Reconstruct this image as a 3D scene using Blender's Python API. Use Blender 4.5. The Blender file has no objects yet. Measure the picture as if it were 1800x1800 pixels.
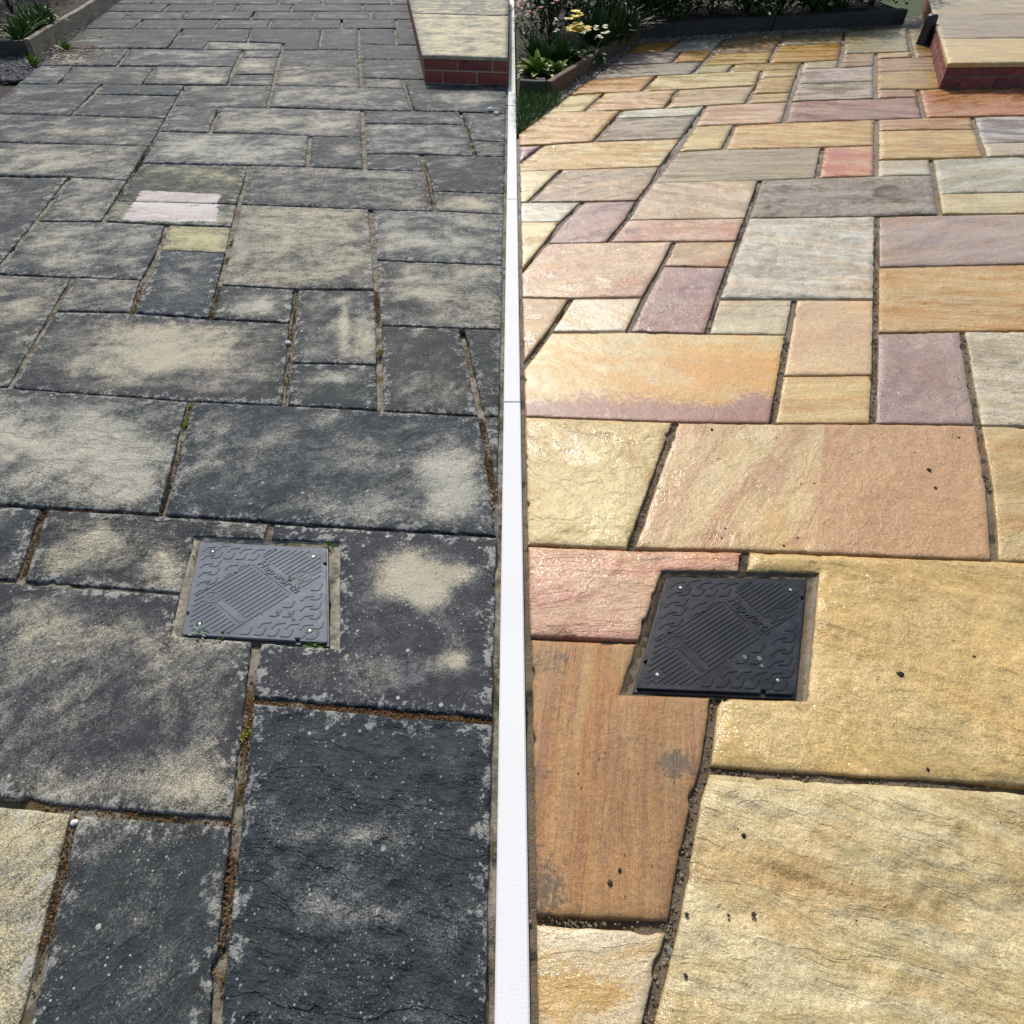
import bpy, bmesh, math, random, colorsys
import numpy as np
from mathutils import Vector, Matrix
from mathutils.geometry import delaunay_2d_cdt

# ------------------------------------------------------------------ camera, sky, sun, exposure
S = bpy.context.scene
COL = S.collection
F, H = 1150.0, 1.30                        # focal length in photo pixels (1800 wide), eye height in metres
TH = math.atan2(1157.0, F)                 # downward pitch
cam_d = bpy.data.cameras.new('camera'); cam = bpy.data.objects.new('camera', cam_d); COL.objects.link(cam)
cam_d.sensor_width = 36.0; cam_d.lens = 36.0 * F / 1800.0
cam_d.clip_start = 0.02; cam_d.clip_end = 2000
cam.location = (0, 0, H); cam.rotation_euler = (math.pi / 2 - TH, 0, 0)
S.camera = cam

SUN_EL, SUN_AZ = 44.0, -10.0               # degrees; azimuth from +Y, negative to the left
W = bpy.data.worlds.new('World'); S.world = W; W.use_nodes = True
wn = W.node_tree.nodes; wl = W.node_tree.links
sky = wn.new('ShaderNodeTexSky'); sky.sky_type = 'NISHITA'; sky.sun_disc = False
sky.sun_elevation = math.radians(SUN_EL); sky.sun_rotation = math.radians(SUN_AZ)
sky.air_density = 1.0; sky.dust_density = 2.5; sky.ozone_density = 1.0
wl.new(sky.outputs[0], wn['Background'].inputs[0]); wn['Background'].inputs[1].default_value = 0.11
sd = bpy.data.lights.new('sun', 'SUN'); sd.energy = 2.6; sd.angle = math.radians(3.0); sd.color = (1.0, 0.965, 0.91)
sun = bpy.data.objects.new('sun', sd); COL.objects.link(sun)
el, az = math.radians(SUN_EL), math.radians(SUN_AZ)
sdir = Vector((math.sin(az) * math.cos(el), math.cos(az) * math.cos(el), math.sin(el)))
sun.rotation_euler = (-sdir).to_track_quat('-Z', 'Y').to_euler(); sun.location = sdir * 20
S.view_settings.view_transform = 'Standard'; S.view_settings.look = 'None'
S.view_settings.exposure = 0.42; S.view_settings.gamma = 1.0; S.view_settings.use_curve_mapping = False

random.seed(7); RNG = np.random.default_rng(11)
CT, ST = math.cos(TH), math.sin(TH)

def gp(x, y, z=0.0):
    "photo pixel -> point on the horizontal plane at height z"
    a = (x - 900) / F; b = (900 - y) / F
    dz = b * CT - ST; t = (z - H) / dz
    return Vector((a * t, t * (CT + b * ST), z))
def project(p):
    Y, Z = p[1], p[2] - H
    d = Y * CT - Z * ST; u = Y * ST + Z * CT
    return 900 + F * p[0] / d, 900 - F * u / d
def height_over(x, y, ytop):
    "height of a vertical edge that stands at pixel (x,y) and ends at row ytop"
    g = gp(x, y); lo, hi = 0.0, 3.0
    for _ in range(50):
        m = (lo + hi) / 2
        if project((g.x, g.y, m))[1] > ytop: lo = m
        else: hi = m
    return lo

# ------------------------------------------------------------------ helpers
def lin(c):
    return tuple(((v / 255) / 12.92 if v / 255 <= 0.04045 else ((v / 255 + 0.055) / 1.055) ** 2.4) for v in c)
def mesh_obj(name, verts, faces, mat=None, parent=None, smooth=False, origin=None):
    me = bpy.data.meshes.new(name)
    o0 = Vector(origin) if origin is not None else Vector((0, 0, 0))
    me.from_pydata([tuple(Vector(v) - o0) for v in verts], [], [tuple(f) for f in faces])
    if mat: me.materials.append(mat)
    if smooth: me.polygons.foreach_set('use_smooth', [True] * len(me.polygons))
    me.update()
    o = bpy.data.objects.new(name, me); COL.objects.link(o)
    if parent is not None:
        o.parent = parent; o.location = o0 - parent_world(parent)
    else: o.location = o0
    return o
def parent_world(p):
    v = Vector(p.location)
    while p.parent: p = p.parent; v += Vector(p.location)
    return v
def empty(name, loc=(0, 0, 0)):
    o = bpy.data.objects.new(name, None); o.location = loc; o.empty_display_size = 0.1; COL.objects.link(o); return o
def tag(o, label=None, cat=None, group=None, kind=None):
    if label: o['label'] = label
    if cat: o['category'] = cat
    if group: o['group'] = group
    if kind: o['kind'] = kind
    return o

def _h(ix, iy, seed):
    n = (ix.astype(np.int64) * 374761393 + iy.astype(np.int64) * 668265263 + seed * 974634777) & 0xffffffff
    n = ((n ^ (n >> 13)) * 1274126177) & 0xffffffff
    return ((n ^ (n >> 16)) & 0xffff) / 65535.0
def vnoise(x, y, seed=0):
    ix, iy = np.floor(x), np.floor(y); fx, fy = x - ix, y - iy
    fx = fx * fx * fx * (fx * (fx * 6 - 15) + 10); fy = fy * fy * fy * (fy * (fy * 6 - 15) + 10)
    a, b, c, d = _h(ix, iy, seed), _h(ix + 1, iy, seed), _h(ix, iy + 1, seed), _h(ix + 1, iy + 1, seed)
    return (a * (1 - fx) + b * fx) * (1 - fy) + (c * (1 - fx) + d * fx) * fy
def fbm(x, y, seed=0, oct=4):
    s, a, t = 0.0, 0.5, 0.0
    for k in range(oct):
        s = s + a * vnoise(x, y, seed + k * 17); t += a; a *= 0.5; x = x * 2.03 + 3.1; y = y * 2.03 + 1.7
    return s / t

# ------------------------------------------------------------------ node helpers
class NT:
    def __init__(s, tree): s.t = tree
    def n(s, typ, **kw):
        nd = s.t.nodes.new(typ)
        for k, v in kw.items(): setattr(nd, k, v)
        return nd
    def put(s, sock, v):
        if v is None: return
        if isinstance(v, bpy.types.NodeSocket): s.t.links.new(v, sock)
        else:
            if hasattr(sock, 'default_value'):
                if isinstance(v, tuple) and len(v) == 3 and sock.type == 'RGBA': v = v + (1,)
                sock.default_value = v
    def math(s, op, a, b=None, c=None, clamp=False):
        nd = s.n('ShaderNodeMath', operation=op, use_clamp=clamp)
        s.put(nd.inputs[0], a); s.put(nd.inputs[1], b); s.put(nd.inputs[2], c); return nd.outputs[0]
    def mix(s, f, a, b, blend='MIX'):
        nd = s.n('ShaderNodeMix', data_type='RGBA', blend_type=blend, clamp_factor=True)
        s.put(nd.inputs[0], f); s.put(nd.inputs[6], a); s.put(nd.inputs[7], b); return nd.outputs[2]
    def noise(s, v, scale, detail=4, rough=0.55, dist=0.0, col=False):
        nd = s.n('ShaderNodeTexNoise'); s.put(nd.inputs['Vector'], v); s.put(nd.inputs['Scale'], scale)
        s.put(nd.inputs['Detail'], detail); s.put(nd.inputs['Roughness'], rough); s.put(nd.inputs['Distortion'], dist)
        return nd.outputs[1 if col else 0]
    def voro(s, v, scale, feature='F1', out=0, rand=1.0):
        nd = s.n('ShaderNodeTexVoronoi', feature=feature); s.put(nd.inputs['Vector'], v); s.put(nd.inputs['Scale'], scale)
        s.put(nd.inputs['Randomness'], rand); return nd.outputs[out]
    def ss(s, v, lo, hi, a=0.0, b=1.0):
        nd = s.n('ShaderNodeMapRange', interpolation_type='SMOOTHSTEP'); s.put(nd.inputs[0], v)
        s.put(nd.inputs[1], lo); s.put(nd.inputs[2], hi); s.put(nd.inputs[3], a); s.put(nd.inputs[4], b); return nd.outputs[0]
    def mapping(s, v, loc=None, rot=None, scale=None):
        nd = s.n('ShaderNodeMapping'); s.put(nd.inputs[0], v); s.put(nd.inputs[1], loc); s.put(nd.inputs[2], rot); s.put(nd.inputs[3], scale)
        return nd.outputs[0]
    def attr(s, name):
        nd = s.n('ShaderNodeAttribute', attribute_type='GEOMETRY', attribute_name=name); return nd.outputs['Fac']
    def bump(s, h, dist, strength=1.0, normal=None):
        nd = s.n('ShaderNodeBump'); s.put(nd.inputs['Height'], h); s.put(nd.inputs['Distance'], dist); s.put(nd.inputs['Strength'], strength)
        s.put(nd.inputs['Normal'], normal); return nd.outputs[0]

def group(name, ins):
    g = bpy.data.node_groups.new(name, 'ShaderNodeTree')
    for nm, typ, dv in ins:
        sk = g.interface.new_socket(nm, in_out='INPUT', socket_type=typ)
        if dv is not None: sk.default_value = dv
    g.interface.new_socket('Shader', in_out='OUTPUT', socket_type='NodeSocketShader')
    t = NT(g); gi = g.nodes.new('NodeGroupInput'); go = g.nodes.new('NodeGroupOutput')
    return g, t, {k.name: k for k in gi.outputs}, go
FL, CO, VE = 'NodeSocketFloat', 'NodeSocketColor', 'NodeSocketVector'

# --- clean wet sandstone
gc, t, I, GO = group('clean_stone', [('A', CO, None), ('B', CO, None), ('C', CO, None), ('Seed', VE, None), ('Ang', FL, 0.0), ('Vein', FL, 1.0),
                                  ('Stretch', FL, 6.0), ('Rough', FL, 0.36), ('Relief', FL, 1.0), ('Gloss', FL, 0.3), ('Spots', FL, 0.2), ('Puddle', FL, 0.0)])
tc = t.n('ShaderNodeTexCoord').outputs['Object']
P0 = t.n('ShaderNodeVectorMath', operation='ADD'); t.put(P0.inputs[0], tc); t.put(P0.inputs[1], I['Seed']); P = P0.outputs[0]
rotv = t.n('ShaderNodeCombineXYZ'); t.put(rotv.inputs[2], I['Ang'])
sc = t.n('ShaderNodeCombineXYZ'); t.put(sc.inputs[0], 1.0); t.put(sc.inputs[1], I['Stretch']); t.put(sc.inputs[2], 2.0)
warp = t.noise(P, 3.0, 3, 0.5, 0.0, True)
pw = t.n('ShaderNodeVectorMath', operation='MULTIPLY_ADD'); t.put(pw.inputs[0], warp); wa = t.math('DIVIDE', 0.55, I['Stretch']); wv = t.n('ShaderNodeCombineXYZ'); t.put(wv.inputs[0], wa); t.put(wv.inputs[1], wa); t.put(pw.inputs[1], wv.outputs[0]); t.put(pw.inputs[2], P)
Rm = t.mapping(pw.outputs[0], None, rotv.outputs[0], None)
V = t.mapping(Rm, None, None, sc.outputs[0])
n1 = t.noise(V, 2.6, 6, 0.66, 0.3)
n2 = t.noise(P, 3.2, 6, 0.6, 0.6)
n3 = t.noise(P, 14.0, 6, 0.65, 0.3)
grain = t.noise(P, 420.0, 2, 0.7)
grain2 = t.noise(P, 120.0, 3, 0.7)
col = t.mix(t.math('MULTIPLY', t.ss(n1, 0.40, 0.62), I['Vein']), I['A'], I['B'])
thin = t.ss(t.math('ABSOLUTE', t.math('SUBTRACT', t.noise(V, 5.0, 4, 0.6, 1.2), 0.5)), 0.0, 0.035, 1.0, 0.0)
col = t.mix(t.math('MULTIPLY', thin, t.math('MULTIPLY', I['Vein'], 0.20)), col, t.mix(0.55, I['B'], (0.11, 0.06, 0.03)))
# iron bands and cooler washes along the bedding
ib = t.ss(t.noise(V, 1.25, 5, 0.6, 0.5), 0.50, 0.66)
col = t.mix(t.math('MULTIPLY', ib, t.math('MULTIPLY', I['Vein'], 0.55)), col, t.mix(1.0, col, (1.04, 0.80, 0.54), 'MULTIPLY'))
cw = t.ss(t.noise(t.mapping(V, (7.3, 2.1, 0)), 1.1, 5, 0.6, 0.6), 0.50, 0.68)
col = t.mix(t.math('MULTIPLY', cw, 0.55), col, t.mix(1.0, col, (0.80, 0.84, 0.90), 'MULTIPLY'))
# tonal drift over the slab
col = t.mix(t.ss(n2, 0.32, 0.72, 0.0, 0.55), col, t.mix(1.0, col, (1.18, 1.12, 1.02), 'MULTIPLY'))
col = t.mix(t.ss(t.noise(P, 1.7, 5, 0.6, 0.4), 0.48, 0.75, 0.0, 0.35), col, t.mix(1.0, col, (0.72, 0.64, 0.56), 'MULTIPLY'))
patch = t.attr('patch')
pn = t.math('ADD', t.math('MULTIPLY', t.math('SUBTRACT', t.noise(V, 9.0, 5, 0.7, 0.5), 0.5), 0.8), t.math('MULTIPLY', t.math('SUBTRACT', t.noise(P, 55.0, 5, 0.75), 0.5), 1.7))
pm = t.math('MULTIPLY', t.ss(t.math('ADD', patch, pn), 0.30, 0.60), t.ss(patch, 0.02, 0.25, 0.0, 0.8))
col = t.mix(t.math('MULTIPLY', pm, t.math('SUBTRACT', 1.0, I['Puddle'])), col, I['C'])
# iron spots and dark flecks
spv = t.voro(P, 9.0); spn = t.ss(spv, 0.03, 0.055, 1.0, 0.0)
spsel = t.ss(t.noise(P, 2.2, 2), 0.5, 0.62)
col = t.mix(t.math('MULTIPLY', t.math('MULTIPLY', spn, spsel), I['Spots']), col, (0.06, 0.03, 0.035))
fl = t.ss(t.noise(P, 95.0, 3, 0.6), 0.62, 0.72)
col = t.mix(t.math('MULTIPLY', fl, t.math('MULTIPLY', I['Spots'], 0.6)), col, (0.12, 0.09, 0.08))
gr = t.ss(t.math('ADD', t.math('MULTIPLY', grain, 0.6), t.math('MULTIPLY', grain2, 0.4)), 0.28, 0.74, 0.56, 1.40)
gv = t.n('ShaderNodeCombineColor'); [t.put(gv.inputs[k], gr) for k in range(3)]
col = t.mix(1.0, col, gv.outputs[0], 'MULTIPLY')
edge = t.attr('edge')
em = t.math('MULTIPLY', t.ss(edge, 0.0, 0.02, 1.0, 0.0), t.ss(n3, 0.42, 0.62))
col = t.mix(t.math('MULTIPLY', em, 0.25), col, (0.16, 0.115, 0.065))
# riven ledges: steep steps of a slowly varying height field
lv = t.noise(V, 1.5, 5, 0.55, 0.9)
lev = t.math('ADD', t.math('MULTIPLY', lv, 9.0), t.math('MULTIPLY', n3, 0.8))
fr = t.math('FRACT', lev); stair = t.math('ADD', t.math('FLOOR', lev), t.ss(fr, 0.0, 0.09))
hs = t.math('SUBTRACT', t.math('MULTIPLY', stair, 0.0013), 0.0116)
hn = t.math('ADD', t.math('MULTIPLY', n3, 0.008), t.math('ADD', t.math('MULTIPLY', grain2, 0.0013), t.math('MULTIPLY', t.noise(V, 34.0, 5, 0.65), 0.0022)))
hs = t.math('ADD', t.math('MULTIPLY', t.math('ADD', hs, hn), I['Relief']), t.math('MULTIPLY', grain, 0.0003))
pud = t.math('MULTIPLY', t.math('MULTIPLY', t.ss(t.math('ADD', patch, t.math('MULTIPLY', t.math('SUBTRACT', t.math('ADD', t.math('MULTIPLY', t.noise(V, 8.0, 5, 0.7, 0.8), 0.6), t.math('MULTIPLY', n3, 0.4)), 0.5), 4.2)), 0.45, 0.75), t.ss(patch, 0.05, 0.25)), I['Puddle'])
hs = t.math('MULTIPLY', hs, t.math('SUBTRACT', 1.0, t.math('MULTIPLY', pud, 0.95)))
col = t.mix(pud, col, I['C'])
crack = t.math('MULTIPLY', t.ss(fr, 0.0, 0.07, 1.0, 0.0), t.math('MINIMUM', t.math('MULTIPLY', I['Relief'], 0.30), 0.24))
col = t.mix(crack, col, (0.14, 0.09, 0.05))
wet = t.ss(t.math('ADD', t.noise(V, 2.4, 5, 0.65, 0.5), t.math('MULTIPLY', t.math('SUBTRACT', n3, 0.5), 0.35)), 0.47, 0.60)
hs = t.math('ADD', hs, t.math('MULTIPLY', t.noise(P, 60.0, 4, 0.7), t.math('MULTIPLY', I['Gloss'], 0.010)))
hs = t.math('MULTIPLY', hs, t.math('SUBTRACT', 1.0, t.math('MULTIPLY', wet, t.math('MULTIPLY', I['Gloss'], 1.3))))
nb = t.bump(hs, 1.0, 1.0)
rg = t.math('SUBTRACT', I['Rough'], t.math('MULTIPLY', wet, t.math('MULTIPLY', I['Gloss'], 1.35)))
rg = t.math('ADD', rg, t.math('MULTIPLY', t.math('SUBTRACT', grain2, 0.5), 0.22))
rg = t.math('MAXIMUM', t.math('MULTIPLY', rg, t.math('SUBTRACT', 1.0, t.math('MULTIPLY', pud, 0.9))), 0.06)
bs = t.n('ShaderNodeBsdfPrincipled'); t.put(bs.inputs['Base Color'], col); t.put(bs.inputs['Roughness'], rg); t.put(bs.inputs['Normal'], nb)
bs.inputs['IOR'].default_value = 1.48
t.t.links.new(bs.outputs[0], GO.inputs[0])

# --- weathered stone under black lichen and algae
gd, t, I, GO = group('weathered_stone', [('A', CO, None), ('G', CO, None), ('Seed', VE, None), ('Ang', FL, 0.0), ('Tone', FL, 0.3), ('Stretch', FL, 3.0), ('Relief', FL, 1.0), ('Dots', FL, 1.0), ('Green', FL, 0.0), ('Crust', FL, 1.0)])
tc = t.n('ShaderNodeTexCoord').outputs['Object']
P0 = t.n('ShaderNodeVectorMath', operation='ADD'); t.put(P0.inputs[0], tc); t.put(P0.inputs[1], I['Seed']); P = P0.outputs[0]
rotv = t.n('ShaderNodeCombineXYZ'); t.put(rotv.inputs[2], I['Ang'])
sc = t.n('ShaderNodeCombineXYZ'); t.put(sc.inputs[0], 1.0); t.put(sc.inputs[1], I['Stretch']); t.put(sc.inputs[2], 2.0)
warp = t.noise(P, 3.0, 3, 0.5, 0.0, True)
pw = t.n('ShaderNodeVectorMath', operation='MULTIPLY_ADD'); t.put(pw.inputs[0], warp); t.put(pw.inputs[1], (0.14, 0.14, 0.0)); t.put(pw.inputs[2], P)
V = t.mapping(t.mapping(pw.outputs[0], None, rotv.outputs[0], None), None, None, sc.outputs[0])
patch = t.attr('patch'); edge = t.attr('edge'); paint = t.attr('paint')
n1 = t.noise(V, 3.0, 5, 0.62, 0.5); n2 = t.noise(P, 5.0, 5, 0.66, 0.4); n3 = t.noise(P, 22.0, 4, 0.7, 0.2); n4 = t.noise(P, 90.0, 4, 0.75)
gr = t.noise(P, 330.0, 2, 0.8)
# how far the stone shows through the grime
base = t.math('ADD', I['Tone'], patch)
v = t.math('ADD', base, t.math('MULTIPLY', t.math('SUBTRACT', n1, 0.5), 1.15))
v = t.math('ADD', v, t.math('MULTIPLY', t.math('SUBTRACT', n2, 0.5), 1.45))
v = t.math('ADD', v, t.math('MULTIPLY', t.math('SUBTRACT', n3, 0.5), 0.85))
v = t.math('ADD', v, t.math('MULTIPLY', t.math('SUBTRACT', n4, 0.5), 1.05))
v = t.math('ADD', v, t.math('MULTIPLY', t.math('SUBTRACT', gr, 0.5), 1.25))
v = t.math('ADD', v, t.math('MULTIPLY', t.ss(edge, 0.0, 0.07, -0.30, 0.0), t.ss(n2, 0.4, 0.6)))
show = t.ss(v, 0.02, 0.98)
warm = t.ss(t.math('ADD', base, t.math('MULTIPLY', t.math('SUBTRACT', n2, 0.5), 1.5)), 0.05, 0.62)
stone = t.mix(t.ss(n2, 0.3, 0.7), I['A'], t.mix(1.0, I['A'], (1.25, 1.2, 1.15), 'MULTIPLY'))
stone = t.mix(warm, (0.205, 0.21, 0.20), stone)
stone = t.mix(I['Green'], stone, (0.33, 0.34, 0.16))
grime = t.mix(t.ss(n3, 0.3, 0.7), I['G'], t.mix(1.0, I['G'], (1.5, 1.45, 1.38), 'MULTIPLY'))
col = t.mix(show, grime, stone)
# pale crust towards the joints and on the ledges
cr = t.math('ADD', t.ss(edge, 0.0, 0.085, 0.34, -0.05), t.math('ADD', t.math('MULTIPLY', t.math('SUBTRACT', n3, 0.5), 1.3), t.math('MULTIPLY', t.math('SUBTRACT', n4, 0.5), 0.9)))
crust = t.math('MULTIPLY', t.ss(cr, 0.33, 0.46), I['Crust'])
col = t.mix(t.math('MULTIPLY', crust, 0.75), col, (0.36, 0.355, 0.32))
# lichen dots of several sizes
d1 = t.math('MULTIPLY', t.ss(t.math('ADD', t.voro(P, 21.0), t.math('MULTIPLY', n4, 0.07)), 0.115, 0.155, 1.0, 0.0), t.ss(t.noise(P, 4.0, 2), 0.50, 0.58))
d2 = t.math('MULTIPLY', t.ss(t.math('ADD', t.voro(P, 62.0), t.math('MULTIPLY', n4, 0.06)), 0.13, 0.19, 1.0, 0.0), t.ss(t.noise(P, 7.0, 3), 0.44, 0.56))
d3 = t.math('MULTIPLY', t.ss(t.voro(P, 150.0), 0.10, 0.22, 1.0, 0.0), t.ss(t.noise(P, 9.0, 3), 0.45, 0.6))
dots = t.math('MAXIMUM', t.math('MAXIMUM', d1, t.math('MULTIPLY', d2, 0.8)), t.math('MULTIPLY', d3, 0.6))
col = t.mix(t.math('MULTIPLY', dots, t.math('MULTIPLY', I['Dots'], 0.95)), col, (0.46, 0.45, 0.38))
# old paint remnant
pm = t.math('MULTIPLY', t.ss(t.math('ADD', t.math('ADD', paint, t.math('MULTIPLY', t.math('SUBTRACT', t.noise(V, 9.0, 5, 0.7), 0.5), 2.3)), t.math('MULTIPLY', t.math('SUBTRACT', n4, 0.5), 1.3)), 0.40, 0.60), t.ss(paint, 0.1, 0.45, 0.0, 0.92))
pcol = t.mix(t.ss(n1, 0.4, 0.6), (0.60, 0.56, 0.51), (0.50, 0.43, 0.40))
col = t.mix(pm, col, pcol)
gv = t.n('ShaderNodeCombineColor'); gsp = t.ss(gr, 0.25, 0.75, 0.62, 1.38); [t.put(gv.inputs[k], gsp) for k in range(3)]
col = t.mix(1.0, col, gv.outputs[0], 'MULTIPLY')
lv = t.noise(V, 1.6, 5, 0.55, 0.9)
lev = t.math('ADD', t.math('MULTIPLY', lv, 8.0), t.math('MULTIPLY', n3, 0.9))
fr = t.math('FRACT', lev); stair = t.math('ADD', t.math('FLOOR', lev), t.ss(fr, 0.0, 0.09))
hs = t.math('MULTIPLY', t.math('ADD', t.math('MULTIPLY', stair, 0.0017), t.math('ADD', t.math('MULTIPLY', n3, 0.007), t.math('MULTIPLY', t.noise(V, 30.0, 5, 0.65), 0.004))), I['Relief'])
hs = t.math('ADD', hs, t.math('ADD', t.math('MULTIPLY', n4, 0.0016), t.math('MULTIPLY', gr, 0.0004)))
col = t.mix(t.math('MULTIPLY', t.ss(fr, 0.0, 0.06, 1.0, 0.0), t.math('MULTIPLY', I['Relief'], 0.35)), col, (0.03, 0.03, 0.03))
nb = t.bump(hs, 1.0, 0.9)
bs = t.n('ShaderNodeBsdfPrincipled'); t.put(bs.inputs['Base Color'], col); t.put(bs.inputs['Normal'], nb)
t.put(bs.inputs['Roughness'], t.ss(gr, 0.2, 0.8, 0.62, 0.88)); bs.inputs['IOR'].default_value = 1.4; bs.inputs['Specular IOR Level'].default_value = 0.18
t.t.links.new(bs.outputs[0], GO.inputs[0])

def group_mat(name, g, vals):
    m = bpy.data.materials.new(name); m.use_nodes = True; nt = m.node_tree; nt.nodes.clear()
    gn = nt.nodes.new('ShaderNodeGroup'); gn.node_tree = g; out = nt.nodes.new('ShaderNodeOutputMaterial')
    nt.links.new(gn.outputs[0], out.inputs[0])
    for k, v in vals.items():
        s = gn.inputs[k]
        s.default_value = tuple(v) + (1,) if s.type == 'RGBA' and len(v) == 3 else v
    return m

def simple(name, build):
    m = bpy.data.materials.new(name); m.use_nodes = True; t = NT(m.node_tree)
    bs = m.node_tree.nodes['Principled BSDF']; P = t.n('ShaderNodeTexCoord').outputs['Object']
    build(t, bs, P); return m
def solid(c1, c2, scale=30, rough=0.7, bumpd=0.001, detail=5, spec=None):
    def b(t, bs, P):
        n = t.noise(P, scale, detail, 0.65, 0.3); f = t.noise(P, scale * 9, 3, 0.7)
        c = t.mix(t.ss(n, 0.35, 0.65), c1, c2)
        gv = t.n('ShaderNodeCombineColor'); g = t.ss(f, 0.25, 0.75, 0.75, 1.25); [t.put(gv.inputs[k], g) for k in range(3)]
        t.put(bs.inputs['Base Color'], t.mix(1.0, c, gv.outputs[0], 'MULTIPLY'))
        t.put(bs.inputs['Roughness'], t.ss(f, 0.2, 0.8, rough - 0.1, rough + 0.1))
        t.put(bs.inputs['Normal'], t.bump(t.math('ADD', n, t.math('MULTIPLY', f, 0.4)), bumpd, 1.0))
        if spec is not None: bs.inputs['Specular IOR Level'].default_value = spec
    return b
M = {}
def mort_old(t, bs, P):
    n = t.noise(P, 9, 6, 0.65, 0.3); n2 = t.noise(P, 40, 5, 0.7); f = t.noise(P, 260, 3, 0.7)
    c = t.mix(t.ss(n2, 0.35, 0.65), (0.115, 0.098, 0.072), (0.27, 0.24, 0.18))
    c = t.mix(t.ss(n, 0.50, 0.62), c, t.mix(t.ss(n2, 0.4, 0.6), (0.075, 0.05, 0.02), (0.10, 0.085, 0.025)))
    c = t.mix(t.ss(t.noise(P, 17, 4, 0.6), 0.60, 0.68), c, (0.02, 0.018, 0.014))
    c = t.mix(t.ss(f, 0.6, 0.7, 0.0, 0.5), c, (0.42, 0.38, 0.3))
    t.put(bs.inputs['Base Color'], c); bs.inputs['Roughness'].default_value = 0.92
    t.put(bs.inputs['Normal'], t.bump(t.math('ADD', n2, t.math('MULTIPLY', f, 0.3)), 0.006, 1.0))
def mort_new(t, bs, P):
    n = t.noise(P, 6, 6, 0.65, 0.3); n2 = t.noise(P, 45, 5, 0.7); f = t.noise(P, 300, 3, 0.7)
    c = t.mix(t.ss(n, 0.35, 0.65), (0.125, 0.088, 0.05), (0.20, 0.15, 0.092))
    c = t.mix(t.ss(n2, 0.55, 0.72), c, (0.075, 0.052, 0.028))
    c = t.mix(t.ss(t.noise(P, 11, 4, 0.6), 0.58, 0.66), c, (0.025, 0.018, 0.010))
    c = t.mix(t.ss(t.noise(P, 13, 3, 0.6), 0.66, 0.7), c, (0.30, 0.30, 0.29))
    t.put(bs.inputs['Base Color'], c); t.put(bs.inputs['Roughness'], t.ss(n2, 0.3, 0.7, 0.35, 0.7))
    t.put(bs.inputs['Normal'], t.bump(t.math('ADD', n2, t.math('MULTIPLY', f, 0.5)), 0.008, 1.0))
M['mort_old'] = simple('old mortar with moss', mort_old)
M['mort_new'] = simple('raked damp mortar', mort_new)
M['surround_old'] = simple('lichened cement', solid((0.20, 0.18, 0.13), (0.42, 0.37, 0.27), 60, 0.9, 0.003))
M['surround_new'] = simple('damp cement', solid((0.10, 0.068, 0.034), (0.165, 0.115, 0.06), 22, 0.55, 0.003))
def whitec(t, bs, P):
    n = t.noise(P, 4, 4, 0.6); f = t.noise(P, 250, 3, 0.7)
    c = t.mix(t.ss(n, 0.3, 0.7), (0.69, 0.685, 0.67), (0.72, 0.715, 0.70))
    c = t.mix(t.ss(f, 0.66, 0.76, 0.0, 0.25), c, (0.45, 0.44, 0.42))
    t.put(bs.inputs['Base Color'], c); bs.inputs['Roughness'].default_value = 0.85
    t.put(bs.inputs['Normal'], t.bump(f, 0.0006, 1.0))
M['white'] = simple('plain white', whitec)
M['brick'] = simple('red brick', solid((0.20, 0.045, 0.038), (0.30, 0.075, 0.055), 26, 0.8, 0.003))
M['brick_b'] = simple('dark red brick', solid((0.13, 0.035, 0.035), (0.23, 0.06, 0.05), 20, 0.8, 0.003))  # odd darker bricks left; shade put into colour on the right step
M['brick_mortar'] = simple('brick mortar', solid((0.30, 0.25, 0.16), (0.42, 0.37, 0.26), 50, 0.9, 0.003))
def wood(c1, c2):
    def b(t, bs, P):
        V = t.mapping(P, None, None, (2.0, 2.0, 26.0)); n = t.noise(V, 3, 6, 0.65, 0.6); n2 = t.noise(P, 7, 5, 0.6); f = t.noise(t.mapping(P, None, None, (3, 3, 90)), 8, 3, 0.7)
        c = t.mix(t.ss(n, 0.35, 0.65), c1, c2); c = t.mix(t.ss(n2, 0.5, 0.72, 0, 0.6), c, (0.06, 0.055, 0.045))
        t.put(bs.inputs['Base Color'], c); bs.inputs['Roughness'].default_value = 0.85
        t.put(bs.inputs['Normal'], t.bump(t.math('ADD', n, f), 0.004, 1.0))
    return b
M['timber_old'] = simple('weathered timber', wood((0.15, 0.125, 0.085), (0.27, 0.24, 0.18)))
M['timber_new'] = simple('damp timber', wood((0.075, 0.045, 0.022), (0.16, 0.10, 0.05)))
M['timber_dark'] = simple('dark sleeper', wood((0.035, 0.032, 0.028), (0.075, 0.065, 0.055)))
M['soil'] = simple('soil', solid((0.025, 0.017, 0.011), (0.06, 0.042, 0.028), 40, 0.95, 0.01))
M['ground'] = simple('lawn', solid((0.03, 0.055, 0.014), (0.055, 0.085, 0.022), 14, 0.95, 0.02))
def leafmat(c1, c2, rough=0.5):
    def b(t, bs, P):
        n = t.noise(P, 11, 4, 0.6); r = t.n('ShaderNodeAttribute', attribute_type='GEOMETRY', attribute_name='rnd').outputs['Fac']
        c = t.mix(t.math('ADD', t.math('MULTIPLY', r, 0.7), t.math('MULTIPLY', n, 0.3)), c1, c2)
        t.put(bs.inputs['Base Color'], c); bs.inputs['Roughness'].default_value = rough
        bs.inputs['Specular IOR Level'].default_value = 0.22
        bs.inputs['Subsurface Weight'].default_value = 0.0
    return b
M['leaf_dark'] = simple('dark leaf', leafmat((0.014, 0.036, 0.010), (0.06, 0.11, 0.03)))
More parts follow.
